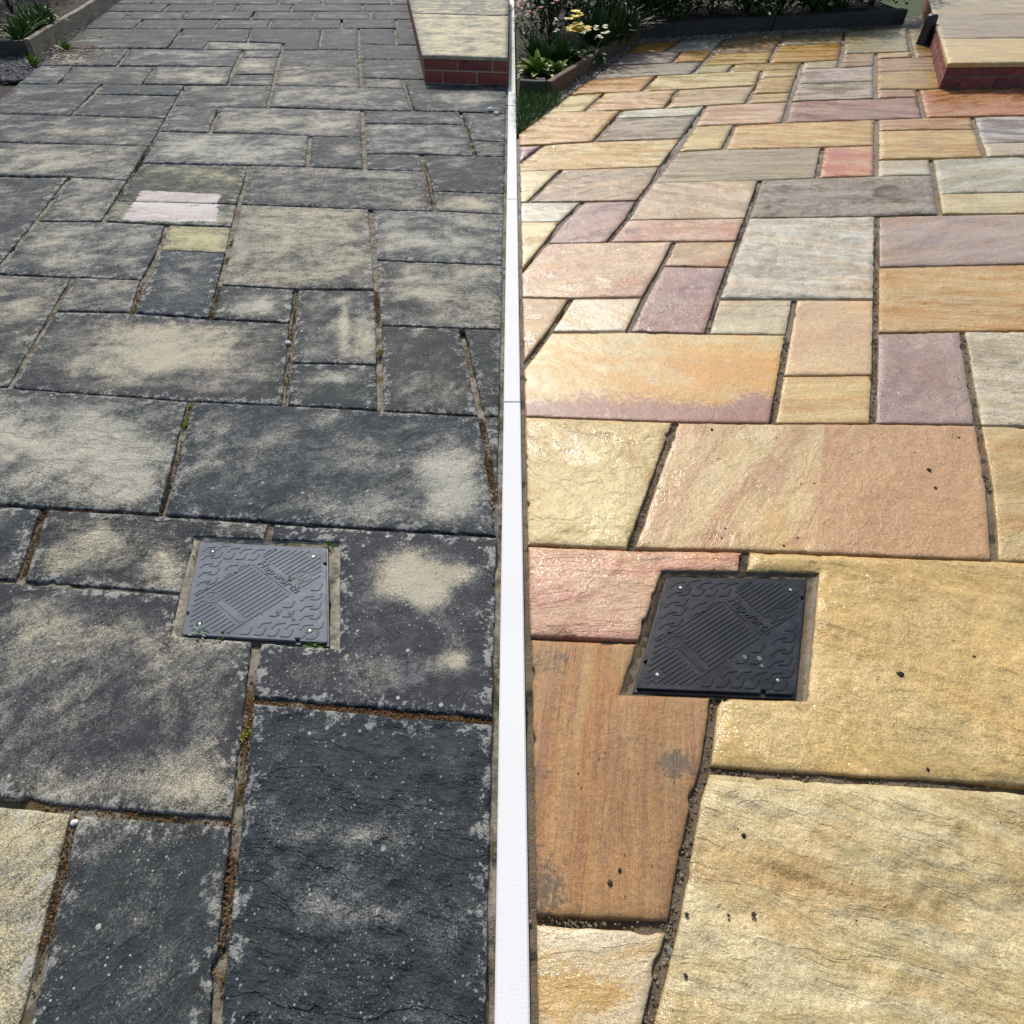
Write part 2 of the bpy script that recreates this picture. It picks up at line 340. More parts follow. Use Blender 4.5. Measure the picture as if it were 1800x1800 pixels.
M['leaf_mid'] = simple('mid leaf', leafmat((0.03, 0.075, 0.016), (0.09, 0.17, 0.035)))
M['leaf_lime'] = simple('lime leaf', leafmat((0.09, 0.17, 0.018), (0.21, 0.30, 0.035)))
M['grass'] = simple('grass blade', leafmat((0.02, 0.06, 0.01), (0.075, 0.15, 0.025)))
M['leaf_grey'] = simple('grey green leaf', leafmat((0.16, 0.24, 0.16), (0.34, 0.42, 0.30)))
M['moss'] = simple('moss', leafmat((0.03, 0.016, 0.007), (0.25, 0.13, 0.05), 0.95))
M['moss_green'] = simple('green moss', leafmat((0.08, 0.08, 0.01), (0.22, 0.20, 0.03), 0.95))
M['litter'] = simple('dry litter', leafmat((0.10, 0.05, 0.025), (0.36, 0.26, 0.15), 0.9))
M['yellow'] = simple('yellow petal', leafmat((0.65, 0.45, 0.02), (0.8, 0.66, 0.12)))
M['cream'] = simple('cream petal', leafmat((0.75, 0.72, 0.42), (0.8, 0.78, 0.6)))
M['red'] = simple('red petal', leafmat((0.16, 0.012, 0.012), (0.34, 0.045, 0.03)))
M['gravel'] = simple('gravel', leafmat((0.09, 0.065, 0.045), (0.36, 0.30, 0.23), 0.7))
M['gravel_dark'] = simple('dark gravel', leafmat((0.035, 0.035, 0.035), (0.20, 0.19, 0.18), 0.8))
M['crumb'] = simple('mortar crumb', leafmat((0.05, 0.035, 0.02), (0.30, 0.24, 0.16), 0.9))
M['grit'] = simple('dark grit', leafmat((0.02, 0.016, 0.014), (0.06, 0.05, 0.045), 0.8))
M['pebble'] = simple('white pebble', solid((0.62, 0.62, 0.60), (0.78, 0.77, 0.74), 40, 0.7, 0.001))
def lid_mat(c1, c2, silt, amt, rough, spec):
    def b(t, bs, P):
        n = t.noise(P, 12, 5, 0.65, 0.3); n2 = t.noise(P, 34, 6, 0.7, 0.4); f = t.noise(P, 300, 3, 0.7)
        c = t.mix(t.ss(n, 0.35, 0.65), c1, c2)
        c = t.mix(t.math('MULTIPLY', t.ss(n2, 0.48, 0.70), amt), c, silt)
        c = t.mix(t.ss(f, 0.62, 0.74, 0.0, 0.5 * amt), c, silt)
        sc_ = t.noise(t.mapping(P, None, (0, 0, 0.6), (4, 60, 1)), 6, 3, 0.6)
        c = t.mix(t.ss(sc_, 0.60, 0.72, 0.0, 0.25), c, t.mix(1.0, c2, (1.8, 1.8, 1.8), 'MULTIPLY'))
        t.put(bs.inputs['Base Color'], c); t.put(bs.inputs['Roughness'], t.ss(n2, 0.3, 0.7, rough - .1, rough + .14)); bs.inputs['Specular IOR Level'].default_value = spec
        t.put(bs.inputs['Normal'], t.bump(t.math('ADD', n2, t.math('MULTIPLY', f, 0.4)), 0.0006, 1.0))
    return b
M['lid_old'] = simple('sun faded plastic', lid_mat((0.078, 0.094, 0.118), (0.118, 0.137, 0.165), (0.19, 0.18, 0.15), .55, .56, .35))
M['lid_new'] = simple('wet black plastic', lid_mat((0.009, 0.011, 0.015), (0.016, 0.020, 0.026), (0.055, 0.05, 0.042), .3, .38, .32))
M['frame_black'] = simple('black plastic frame', solid((0.012, 0.012, 0.013), (0.022, 0.022, 0.024), 20, 0.4, 0.0004))
M['steel'] = simple('steel screw', solid((0.24, 0.22, 0.19), (0.5, 0.47, 0.42), 300, 0.45, 0.0006))
M['steel'].node_tree.nodes['Principled BSDF'].inputs['Metallic'].default_value = 0.9
M['black'] = simple('black plastic post', solid((0.008, 0.009, 0.012), (0.016, 0.017, 0.02), 18, 0.45, 0.001))
M['sealant'] = simple('pale residue', solid((0.07, 0.085, 0.09), (0.20, 0.23, 0.23), 160, 0.8, 0.001))

# ------------------------------------------------------------------ polygons on the ground
def clip(poly, n, c):
    "keep points with n.p <= c"
    out = []
    for i in range(len(poly)):
        a, b = poly[i], poly[(i + 1) % len(poly)]
        da, db = n[0] * a[0] + n[1] * a[1] - c, n[0] * b[0] + n[1] * b[1] - c
        if da <= 0: out.append(a)
        if da * db < 0:
            k = da / (da - db); out.append((a[0] + (b[0] - a[0]) * k, a[1] + (b[1] - a[1]) * k))
    return out
def area(p): return 0.5 * sum(p[i][0] * p[(i + 1) % len(p)][1] - p[(i + 1) % len(p)][0] * p[i][1] for i in range(len(p)))
def inset(poly, fixed=()):
    p = [Vector(q) for q in poly]
    out = []; q = [p[0]]
    for v in p[1:]:
        if (v - q[-1]).length > 0.004: q.append(v)
    if (q[0] - q[-1]).length < 0.004: q.pop()
    p = q; n = len(p)
    def edge(i):
        a, b = p[i], p[(i + 1) % n]; d = (b - a).normalized(); nn = Vector((-d.y, d.x))     # inward for CCW
        Ym = (a.y + b.y) / 2; across = abs(d.x) > 0.75
        g = (0.0085 if Ym < 0.75 else 0.0048) if across else (0.0095 if Ym < 1.0 else 0.0105)
        if Ym > 3: g *= 1.25
        for f in fixed:
            if (a - f).length < 0.02 or (b - f).length < 0.02:
                if all(min((e - h).length for h in fixed) < 0.02 for e in (a, b)): g = 0.0
        return a + nn * g, d
    for i in range(n):
        a, da = edge((i - 1) % n); b, db = edge(i)
        cr = da.x * db.y - da.y * db.x
        if abs(cr) < 0.08: out.append(((a + da * (p[i] - a).dot(da)) + b) / 2 if False else (p[i] + ((a - p[(i - 1) % n]) + (b - p[i])) / 2))
        else:
            k = ((b.x - a.x) * db.y - (b.y - a.y) * db.x) / cr; out.append(a + da * k)
    return out

def seg_dist(px, py, poly):
    d = np.full(px.shape, 1e9)
    for i in range(len(poly)):
        ax, ay = poly[i]; bx, by = poly[(i + 1) % len(poly)]
        vx, vy = bx - ax, by - ay; L = vx * vx + vy * vy + 1e-12
        k = np.clip(((px - ax) * vx + (py - ay) * vy) / L, 0, 1)
        d = np.minimum(d, np.hypot(px - ax - k * vx, py - ay - k * vy))
    return d
def inside(px, py, poly):
    r = np.zeros(px.shape, bool)
    for i in range(len(poly)):
        ax, ay = poly[i]; bx, by = poly[(i + 1) % len(poly)]
        c = ((ay > py) != (by > py)) & (px < (bx - ax) * (py - ay) / (by - ay + 1e-15) + ax)
        r ^= c
    return r

def build_slab(poly, mat, parent, seed, relief=1.0, ang=0.0, z0=0.0, thick=0.04, blobs=(), paint=None, name='paving_slab', half=None, soft=0.85):
    "one riven flag: outline on the ground, uneven split face, worn arris, vertical sides"
    poly = [(float(v[0]), float(v[1])) for v in poly]
    cx = sum(v[0] for v in poly) / len(poly); cy = sum(v[1] for v in poly) / len(poly)
    ymin = min(v[1] for v in poly); xm = min(abs(v[0]) for v in poly)
    dist = math.sqrt(max(ymin, 0.1) ** 2 + xm ** 2 + H * H)
    s = min(max(0.0046 * dist, 0.0075), 0.05)
    bnd = []; nrm = []
    amp = 0.0010
    for i in range(len(poly)):
        a, b = Vector(poly[i]), Vector(poly[(i + 1) % len(poly)]); L = (b - a).length; k = max(1, int(L / s)); d = (b - a) / max(L, 1e-9); nn = Vector((-d.y, d.x))
        for j in range(k):
            f = j / k; q = a.lerp(b, f)
            bnd.append(q); nrm.append(nn)
    bx = np.array([q.x for q in bnd]); by = np.array([q.y for q in bnd]); nx = np.array([q.x for q in nrm]); ny = np.array([q.y for q in nrm])
    w = (fbm(bx * 28, by * 28, seed, 4) - 0.42) * 2 * amp * 1.6
    chip = np.clip(fbm(bx * 22 + 5, by * 22, seed + 3, 3) - 0.68, 0, 1) * 0.032
    w = np.clip(w + chip, -0.003, 0.011)
    bx = bx + nx * w; by = by + ny * w
    rx = bx + nx * 0.0042; ry = by + ny * 0.0042
    x0, x1, y0, y1 = bx.min(), bx.max(), by.min(), by.max()
    gx, gy = np.meshgrid(np.arange(x0, x1, s), np.arange(y0, y1, s))
    gx = gx + (np.arange(gx.shape[0]) % 2)[:, None] * s * 0.5
    gx = gx.ravel() + RNG.uniform(-.15, .15, gx.size) * s; gy = gy.ravel() + RNG.uniform(-.15, .15, gy.size) * s
    B = list(zip(bx, by))
    keep = inside(gx, gy, B); gx, gy = gx[keep], gy[keep]
    keep = seg_dist(gx, gy, B) > max(0.0042 + 0.45 * s, 0.6 * s); gx, gy = gx[keep], gy[keep]
    if s < 0.02:
        keep = inside(rx, ry, B) & (seg_dist(rx, ry, B) > 0.0025); rx, ry = rx[keep], ry[keep]
        ax, ay = np.concatenate([bx, rx, gx]), np.concatenate([by, ry, gy])
    else: ax, ay = np.concatenate([bx, gx]), np.concatenate([by, gy])
    res = delaunay_2d_cdt([Vector((float(u), float(v))) for u, v in zip(ax, ay)], [], [list(range(len(bx)))], 1, 1e-6)
    vx = np.array([q[0] for q in res[0]]); vy = np.array([q[1] for q in res[0]]); tri = np.array(res[2], dtype=np.int64)
    e = seg_dist(vx, vy, B)
    ca, sa = math.cos(ang), math.sin(ang)
    u = vx * ca + vy * sa; v = -vx * sa + vy * ca
    f = fbm(u * 2.1, v * 5.0, seed, 5); lev = f * 7.0 + fbm(vx * 13, vy * 13, seed + 9, 3) * 1.1
    fr = lev - np.floor(lev); st = np.floor(lev) + np.clip(fr / 0.16, 0, 1) ** 2
    r = np.random.default_rng(seed)
    z = (st * 0.0021 - 3.5 * 0.0021) * relief + (fbm(vx * 26, vy * 26, seed + 5, 4) - 0.5) * 0.0050 * relief + (fbm(vx * 6, vy * 6, seed + 21, 3) - 0.5) * 0.004 * relief
    z = z * np.clip(e / 0.02, 0.25, 1)
    z = z + (vx - cx) * r.uniform(-.0035, .0035) + (vy - cy) * r.uniform(-.0035, .0035) + r.uniform(-.0022, .0022)
    z = z - 0.0027 * np.exp(-e / 0.0022) * (0.6 + fbm(vx * 30, vy * 30, seed + 2, 2)) + z0
    n = len(vx)
    E = np.concatenate([tri[:, [0, 1]], tri[:, [1, 2]], tri[:, [2, 0]]])
    key = np.sort(E, axis=1); _, inv, cnt = np.unique(key, axis=0, return_inverse=True, return_counts=True)
    be = E[cnt[inv.ravel()] == 1]
    low = {}
    extra = []
    for a in np.unique(be): low[int(a)] = n + len(extra); extra.append((vx[a], vy[a], z0 - thick))
    sides = [(int(b), int(a), low[int(a)], low[int(b)]) for a, b in be]
    verts = np.concatenate([np.stack([vx, vy, z], 1), np.array(extra)]) - np.array([cx, cy, z0])
    me = bpy.data.meshes.new(name)
    nt_, ns = len(tri), len(sides)
    me.vertices.add(len(verts)); me.vertices.foreach_set('co', verts.astype(np.float32).ravel())
    loops = np.concatenate([tri.ravel(), np.array(sides).ravel()]).astype(np.int32)
    me.loops.add(len(loops)); me.loops.foreach_set('vertex_index', loops)
    me.polygons.add(nt_ + ns)
    ls = np.concatenate([np.arange(nt_) * 3, nt_ * 3 + np.arange(ns) * 4]).astype(np.int32)
    me.polygons.foreach_set('loop_start', ls)
    me.polygons.foreach_set('use_smooth', np.concatenate([np.ones(nt_, bool), np.zeros(ns, bool)]))
    me.materials.append(mat); me.update(calc_edges=True); me.validate()
    ea = np.concatenate([e, np.zeros(len(extra))]).astype(np.float32)
    at = me.attributes.new('edge', 'FLOAT', 'POINT'); at.data.foreach_set('value', ea)
    X = np.concatenate([vx, np.array([q[0] for q in extra])]); Y = np.concatenate([vy, np.array([q[1] for q in extra])])
    pa = np.zeros(len(X))
    for (px, py, qx, qy, k) in blobs:                        # centre and half-sizes read off the photo, placed on the ground
        c = gp(px, py); ex = abs(gp(px + qx, py).x - c.x); ey = abs(gp(px, py - qy).y - gp(px, py + qy).y) / 2
        slope = c.x / (c.y + H * ST / CT)
        dx = (X - c.x - (Y - c.y) * slope) / ex; dy = (Y - c.y) / ey
        pa += k * np.exp(-(dx * dx + dy * dy) ** soft)
    if half is not None:                                      # one side of a straight bedding line
        a, b, k = half; a, b = gp(*a), gp(*b)
        sd_ = (b.x - a.x) * (Y - a.y) - (b.y - a.y) * (X - a.x)
        pa += k * np.clip(0.5 + sd_ / math.hypot(b.x - a.x, b.y - a.y) / 0.012, 0, 1)
    at = me.attributes.new('patch', 'FLOAT', 'POINT'); at.data.foreach_set('value', pa.astype(np.float32))
    pt = np.zeros(len(X))
    if paint:
        pp = [tuple(gp(*q))[:2] for q in paint]; ins = inside(X, Y, pp); dd = seg_dist(X, Y, pp)
        pt = np.clip(np.where(ins, 0.5 + dd / 0.03, 0.5 - dd / 0.03), 0, 1) * 0.85
    at = me.attributes.new('paint', 'FLOAT', 'POINT'); at.data.foreach_set('value', pt.astype(np.float32))
    o = bpy.data.objects.new(name, me); COL.objects.link(o)
    o.parent = parent; o.location = Vector((cx, cy, z0)) - parent_world(parent)
    return o

SEAM = 0.029
def ccw(p): return p if area(p) > 0 else p[::-1]
def edge_line(a, b):
    "half plane to the right of the patio's left border through pixels a (far) and b (near)"
    A, B_ = gp(*a), gp(*b); d = (B_ - A); n = Vector((d.y, -d.x)); n = n / n.length
    if n.x > 0: n = -n
    return (n.x, n.y), n.x * A.x + n.y * A.y
L_EDGE = edge_line((133, 61), (54, 126)); R_EDGE = edge_line((1122, 74), (927, 222))

# ------------------------------------------------------------------ ground and beds of the two pavings
gsize = 300
ground = mesh_obj('ground', [(-gsize, -60, -0.075), (gsize, -60, -0.075), (gsize, 600, -0.075), (-gsize, 600, -0.075)], [(0, 1, 2, 3)], M['ground'])
tag(ground, kind='structure')

def bed(name, x0, x1, y0, y1, mat, edge, zmean, zamp, seed):
    ys = [y0]
    while ys[-1] < y1: ys.append(ys[-1] + 0.010 + 0.006 * max(ys[-1], 0))
    xs = np.linspace(x0, x1, int((x1 - x0) / 0.016)); ys = np.array(ys)
    GX, GY = np.meshgrid(xs, ys)
    (nx, ny), c = edge; d = nx * GX + ny * GY - c
    GX = np.where(d > -0.01, GX - (d + 0.01) / nx, GX) if True else GX
    GX = np.clip(GX, x0, x1)
    Z = zmean + (fbm(GX * 14, GY * 14, seed, 4) - 0.5) * zamp * 2
    hole = np.clip(fbm(GX * 6, GY * 6, seed + 40, 3) - 0.60, 0, 1) * 0.10
    Z = np.minimum(Z - hole, -0.0045)
    h_, w_ = GX.shape
    idx = np.arange(h_ * w_).reshape(h_, w_)
    q = np.stack([idx[:-1, :-1], idx[:-1, 1:], idx[1:, 1:], idx[1:, :-1]], -1).reshape(-1, 4)
    xs_ = GX.ravel(); ok = (np.abs(xs_[q[:, 1]] - xs_[q[:, 0]]) > 1e-6) | (np.abs(xs_[q[:, 2]] - xs_[q[:, 3]]) > 1e-6)
    q = q[ok]
    me = bpy.data.meshes.new(name); me.vertices.add(h_ * w_)
    me.vertices.foreach_set('co', np.stack([GX, GY, Z], -1).astype(np.float32).ravel())
    me.loops.add(q.size); me.loops.foreach_set('vertex_index', q.astype(np.int32).ravel())
    me.polygons.add(len(q)); me.polygons.foreach_set('loop_start', (np.arange(len(q)) * 4).astype(np.int32)); me.polygons.foreach_set('use_smooth', np.ones(len(q), bool))
    me.materials.append(mat); me.update(calc_edges=True); me.validate()
    o = bpy.data.objects.new(name, me); COL.objects.link(o); tag(o, kind='structure'); return o

def px_poly(lst): return [tuple(gp(*q))[:2] for q in lst]
bedL = bed('weathered_patio', -7.2, -SEAM + 0.002, -0.05, 12.6, M['mort_old'], L_EDGE, -0.0105, 0.007, 5)
bedR = bed('cleaned_patio', SEAM - 0.002, 8.4, -0.05, 9.35, M['mort_new'], R_EDGE, -0.0125, 0.006, 8)
tag(bedL, 'patio of riven slabs blackened by lichen, before cleaning'); tag(bedR, 'wet patio of cream, orange and mauve slabs after cleaning')

# --- left paving: outline (photo pixels), share of bare stone, direction of bedding, relief, pale patches
RL = [(341, 942), (598, 953), (597, 1141), (299, 1117)]         # recess of the left cover
LS = [
 ([(-150,1397),(54,1415),(132,1424),(57,1745),(20,1900),(-190,1900)], .62, 60, .8, []),
 ([(132,1424),(414,1446),(383,1745),(367,1900),(20,1900),(57,1745)], .08, 60, .7, [(150,1480,60,50,.25),(390,1600,25,150,.35),(200,1440,200,25,.3)]),
 ([(440,1230),(930,1273),(930,1900),(367,1900),(383,1745)], -.06, -14, 2.0, [(620,1470,120,22,.40),(650,1610,110,25,.40),(800,1640,70,40,.25),(640,1740,40,15,.3)]),
 ([(-150,1008),(54,1026),(316,1043),(299,1117),(448,1129),(437,1230),(414,1446),(132,1424),(54,1415),(-150,1397)], .20, 45, .5, [(90,1130,70,60,.30),(330,1390,100,60,.35),(100,1390,80,40,.35),(350,1130,90,25,.3)]),
 ([(476,919),(873,943.5),(930,947),(930,1273),(437,1230),(448,1129),(597,1141),(598,953),(470,947.5)], .04, 10, .35, [(720,1010,45,38,1.2),(755,1050,26,20,1.1),(800,1005,40,16,.7),(805,1163,24,16,.7),(640,1180,60,30,.2)]),
 ([(77,893),(299,906),(476,919),(470,947.5),(341,942),(316,1043),(34,1022)], .16, 5, 1.3, [(190,940,45,22,.45),(300,1010,40,40,.4),(100,990,30,20,.3)]),
 ([(-150,878),(54,891),(77,893),(34,1022),(-150,1008)], .2, 5, 1, []),
 ([(-150,668),(54,684.5),(335,705),(284,905),(54,891),(-150,878)], .30, -15, 1.1, [(170,780,140,50,.45),(215,830,40,40,.5),(190,745,60,12,.3)]),
 ([(335,705),(498,712),(668,721),(846,731),(870,884),(879,944),(476,919),(284,905)], .14, 35, .8, [(800,860,48,55,.8),(760,820,40,20,.6),(640,810,80,24,.30),(480,790,120,50,.15)]),
 ([(846,731),(930,735),(930,947),(879,944),(870,884)], .2, 10, 1, []),
 ([(94,546),(231,549),(369,560),(513,568),(500,712),(335,705),(54,684.5),(15,681)], .06, 2, .5, [(270,615,165,46,.85)]),
 ([(-150,475),(54,484),(128,487),(94,546),(15,681),(-150,668)], .3, 20, .9, []),
 ([(128,487),(250,492),(233,548),(94,546)], .42, 20, .7, []),
 ([(279,440),(400,444),(385,499),(370,559),(233,548)], .16, 15, .5, [(320,510,30,20,.2)]),
 ([(386,500),(463,505),(521,508),(513,568),(370,559)], .22, 5, .5, [(455,535,50,18,.5)]),
 ([(421,359),(463,360),(651,368),(658,455),(661,509),(521,508),(463,505),(386,500),(400,444)], .5, 5, 1.3, [(520,420,80,40,.12)]),
 ([(521,508),(661,510),(665,574),(666,640),(507,637)], .18, 70, .4, [(605,575,7,35,.7),(645,600,22,36,.7)]),
 ([(507,637),(666,640),(668,721),(500,712)], .0, 5, .4, [(600,662,52,14,.65)]),
 ([(658,456),(930,467),(930,580),(811,576),(666,571)], .32, 3, .8, [(780,510,80,30,.35)]),
 ([(666,571),(811,576),(846,731),(668,721)], .12, 60, .4, [(720,640,40,40,.15)]),
 ([(811,576),(930,580),(930,735),(846,731)], .12, 10, .8, []),
 ([(651,368),(762,370),(930,379),(930,467),(658,456)], .34, 10, .7, [(760,425,60,15,.3)]),
 ([(439,291),(542,293),(643,297),(746,300),(763,370),(651,368),(463,360),(420,359)], .42, 5, 1.2, []),
 ([(742,271),(930,276),(930,342),(757,335)], .25, 15, .7, []),
 ([(757,335),(930,342),(930,379),(763,370)], .45, 5, .5, [(820,357,30,10,.4)]),
 ([(641,270),(742,271),(746,300),(642,297)], .22, 5, .3, []),
 ([(545,239),(638,241),(642,297),(540,293)], .26, 5, .4, [(610,263,25,6,.4)]),
 ([(279,231),(474,236),(545,239),(540,293),(439,291),(246,286)], .42, 2, .5, [(390,258,110,18,.30)]),
 ([(246,286),(439,291),(420,359),(203,353)], .34, 5, .8, []),
 ([(203,353),(420,359),(410,399),(181,389)], .52, 5, .6, []),
 ([(293,395),(410,399),(400,444),(279,440)], .62, 5, 1.0, []),
 ([(64,388),(181,389),(293,395),(279,440),(250,492),(128,487),(54,484),(-12,481)], .32, 15, 1.0, []),
 ([(-150,306),(54,312),(122,311),(64,388),(-12,481),(-150,475)], .2, 20, 1, []),
 ([(122,311),(226,317),(181,389),(64,388)], .45, 30, .4, []),
 ([(-150,247),(54,252),(264,257),(226,317),(122,311),(-150,306)], .5, 12, .9, [(90,275,40,12,.35)]),
 ([(-150,197),(122,203),(292,208),(264,257),(54,252),(-150,247)], .32, 3, .7, [(170,232,80,10,.3)]),
 ([(166,166),(315,168),(292,208),(124,203)], .26, 5, .3, []),
 ([(179,148),(326,150),(315,168),(166,166)], .16, 5, .4, []),
 ([(-200,143),(179,148),(124,203),(-200,196)], .3, 5, .9, []),
 ([(-200,113),(131,116),(101,148),(-200,144)], .35, 5, .6, []),
 ([(131,116),(274,116),(250,148),(101,148)], .32, 5, .6, []),
 ([(274,116),(411,117),(400,149),(250,148)], .40, 5, .6, [(340,134,50,6,.4)]),
 ([(427,88),(496,88),(490,101),(422,101)], .4, 5, .5, []),
 ([(422,101),(490,101),(484,131),(408,131)], .45, 5, .5, [(440,112,25,6,.4)]),
 ([(408,131),(484,131),(480,150),(400,149)], .35, 5, .5, []),
 ([(105,85),(229,85),(206,115),(40,115)], .30, 5, .6, [(110,103,30,6,.4)]),
 ([(229,85),(428,87),(411,117),(206,115)], .28, 5, .6, [(330,95,70,3,.4)]),
 ([(150,50),(321,50),(294,85),(80,85)], .22, 5, .6, []),
 ([(321,50),(442,50),(435,73),(367,73),(359,87),(294,85)], .12, 5, .4, []),
 ([(367,73),(498,76),(496,88),(359,87)], .5, 3, .6, []),
 ([(442,50),(567,50),(561,87),(496,88),(498,76),(435,73)], .10, 5, .4, []),
 ([(567,50),(630,50),(631,88),(561,87)], .18, 5, .4, []),
 ([(496,88),(561,87),(631,88),(633,118),(488,116)], .25, 5, .5, []),
 ([(488,116),(633,118),(636,154),(480,150)], .40, 8, .8, [(520,140,40,6,.4)]),
 ([(630,50),(694,50),(697,78),(631,77)], .12, 5, .4, []),
 ([(694,50),(760,50),(748,80),(697,78)], .10, 5, .4, []),
 ([(631,77),(697,78),(748,80),(760,105),(633,104)], .16, 5, .4, []),
 ([(633,104),(760,105),(764,140),(708,139),(635,137)], .22, 5, .4, []),
 ([(635,137),(708,139),(714,156),(636,154)], .40, 5, .5, []),
 ([(480,150),(636,154),(714,156),(727,195),(636,194),(470,189)], .42, -6, 1.1, [(570,170,90,8,.25)]),
 ([(708,139),(764,140),(930,147),(930,201),(810,197),(727,195),(714,156)], .26, 5, .8, [(820,175,60,9,.4)]),
 ([(326,150),(480,150),(470,189),(386,188),(303,186)], .34, 8, .7, []),
 ([(303,186),(386,188),(369,233),(279,231)], .38, 8, .6, []),
 ([(386,188),(470,189),(636,194),(638,241),(545,239),(474,236),(369,233)], .5, 3, .8, [(480,213,70,8,.15)]),
 ([(636,194),(727,195),(810,197),(816,219),(638,217)], .36, 3, .6, []),
 ([(638,217),(816,219),(836,274),(742,271),(641,270)], .45, 3, .8, []),
 ([(810,197),(930,201),(930,250),(827,247)], .42, 5, .8, []),
 ([(827,247),(930,250),(930,276),(836,274)], .34, 5, .4, []),
]
def vpx(x54, y): return 612 + (x54 - 612) * (y + 300) / 354.0
for ya, yb, cols, tn in ((50, 34, (40, 230, 372, 470, 600, 700, 790), .16), (34, 20, (40, 190, 300, 430, 545, 655, 790), .22), (20, 7, (60, 250, 390, 500, 640, 790), .15), (7, -8, (80, 210, 340, 470, 560, 700, 790), .2), (-8, -26, (60, 280, 410, 540, 660, 790), .2)):
    for ca, cb in zip(cols[:-1], cols[1:]): LS.append(([(vpx(ca, yb), yb), (vpx(cb, yb), yb), (vpx(cb, ya), ya), (vpx(ca, ya), ya)], tn, 5, .5, []))
for ya, yb in zip((1900, 1397, 1008, 878, 668, 475, 306), (1397, 1008, 878, 668, 475, 306, 247)):
    for xa, xb in ((-560, -152), (-1000, -560)): LS.append(([(xa, yb), (xb, yb), (xb, ya), (xa, ya)], random.uniform(.1, .4), 10, .8, []))
PAINT = [(248,335),(388,343),(381,391),(213,388)]
fixedL = [Vector(tuple(gp(*q))[:2]) for q in RL + [(316,1043),(448,1129),(470,947.5)]]
nl = 0
for i, (pp, tone, ang, rel, blobs) in enumerate(LS):
    P = px_poly(pp); P = clip(P, (1, 0), -SEAM - 0.004); P = clip(P, *L_EDGE)
    if len(P) < 3: continue
    P = ccw(P)
    if abs(area(P)) < 0.002: continue
    r = random.Random(100 + i); hue = r.uniform(-1, 1)
    if min(q[1] for q in P) > 3.2: tone -= .12
    A = (0.335 + .012 * hue, 0.322, 0.258 - .015 * hue) if tone < .6 else (0.46, 0.40, 0.25)
    G = (0.033 + .002 * hue, 0.0375, 0.0410 + .003 * r.uniform(-1, 1))
    m = group_mat('weathered sandstone', gd, dict(A=A, G=G, Seed=(r.uniform(-50, 50), r.uniform(-50, 50), r.uniform(-9, 9)), Ang=-math.radians(ang), Tone=tone + .07, Stretch=3.5,
                  Relief=rel, Dots=r.uniform(.6, 1.0), Green=.45 if i in (28, 29, 30) else 0.0, Crust=r.uniform(.6, 1)))
    o = build_slab(inset(P, fixedL), m, bedL, 300 + i * 7, rel, math.radians(ang), 0.0, 0.04, blobs, PAINT if i in (28, 29) else None); nl += 1
    if i in (28, 29): o['label'] = 'slab with a worn patch of old white paint'
    if i == 4: o['label'] = 'black slab right of the drain cover with a bright bleached blotch'
    if i == 2: o['label'] = 'large black slab with pale ledges in the foreground'

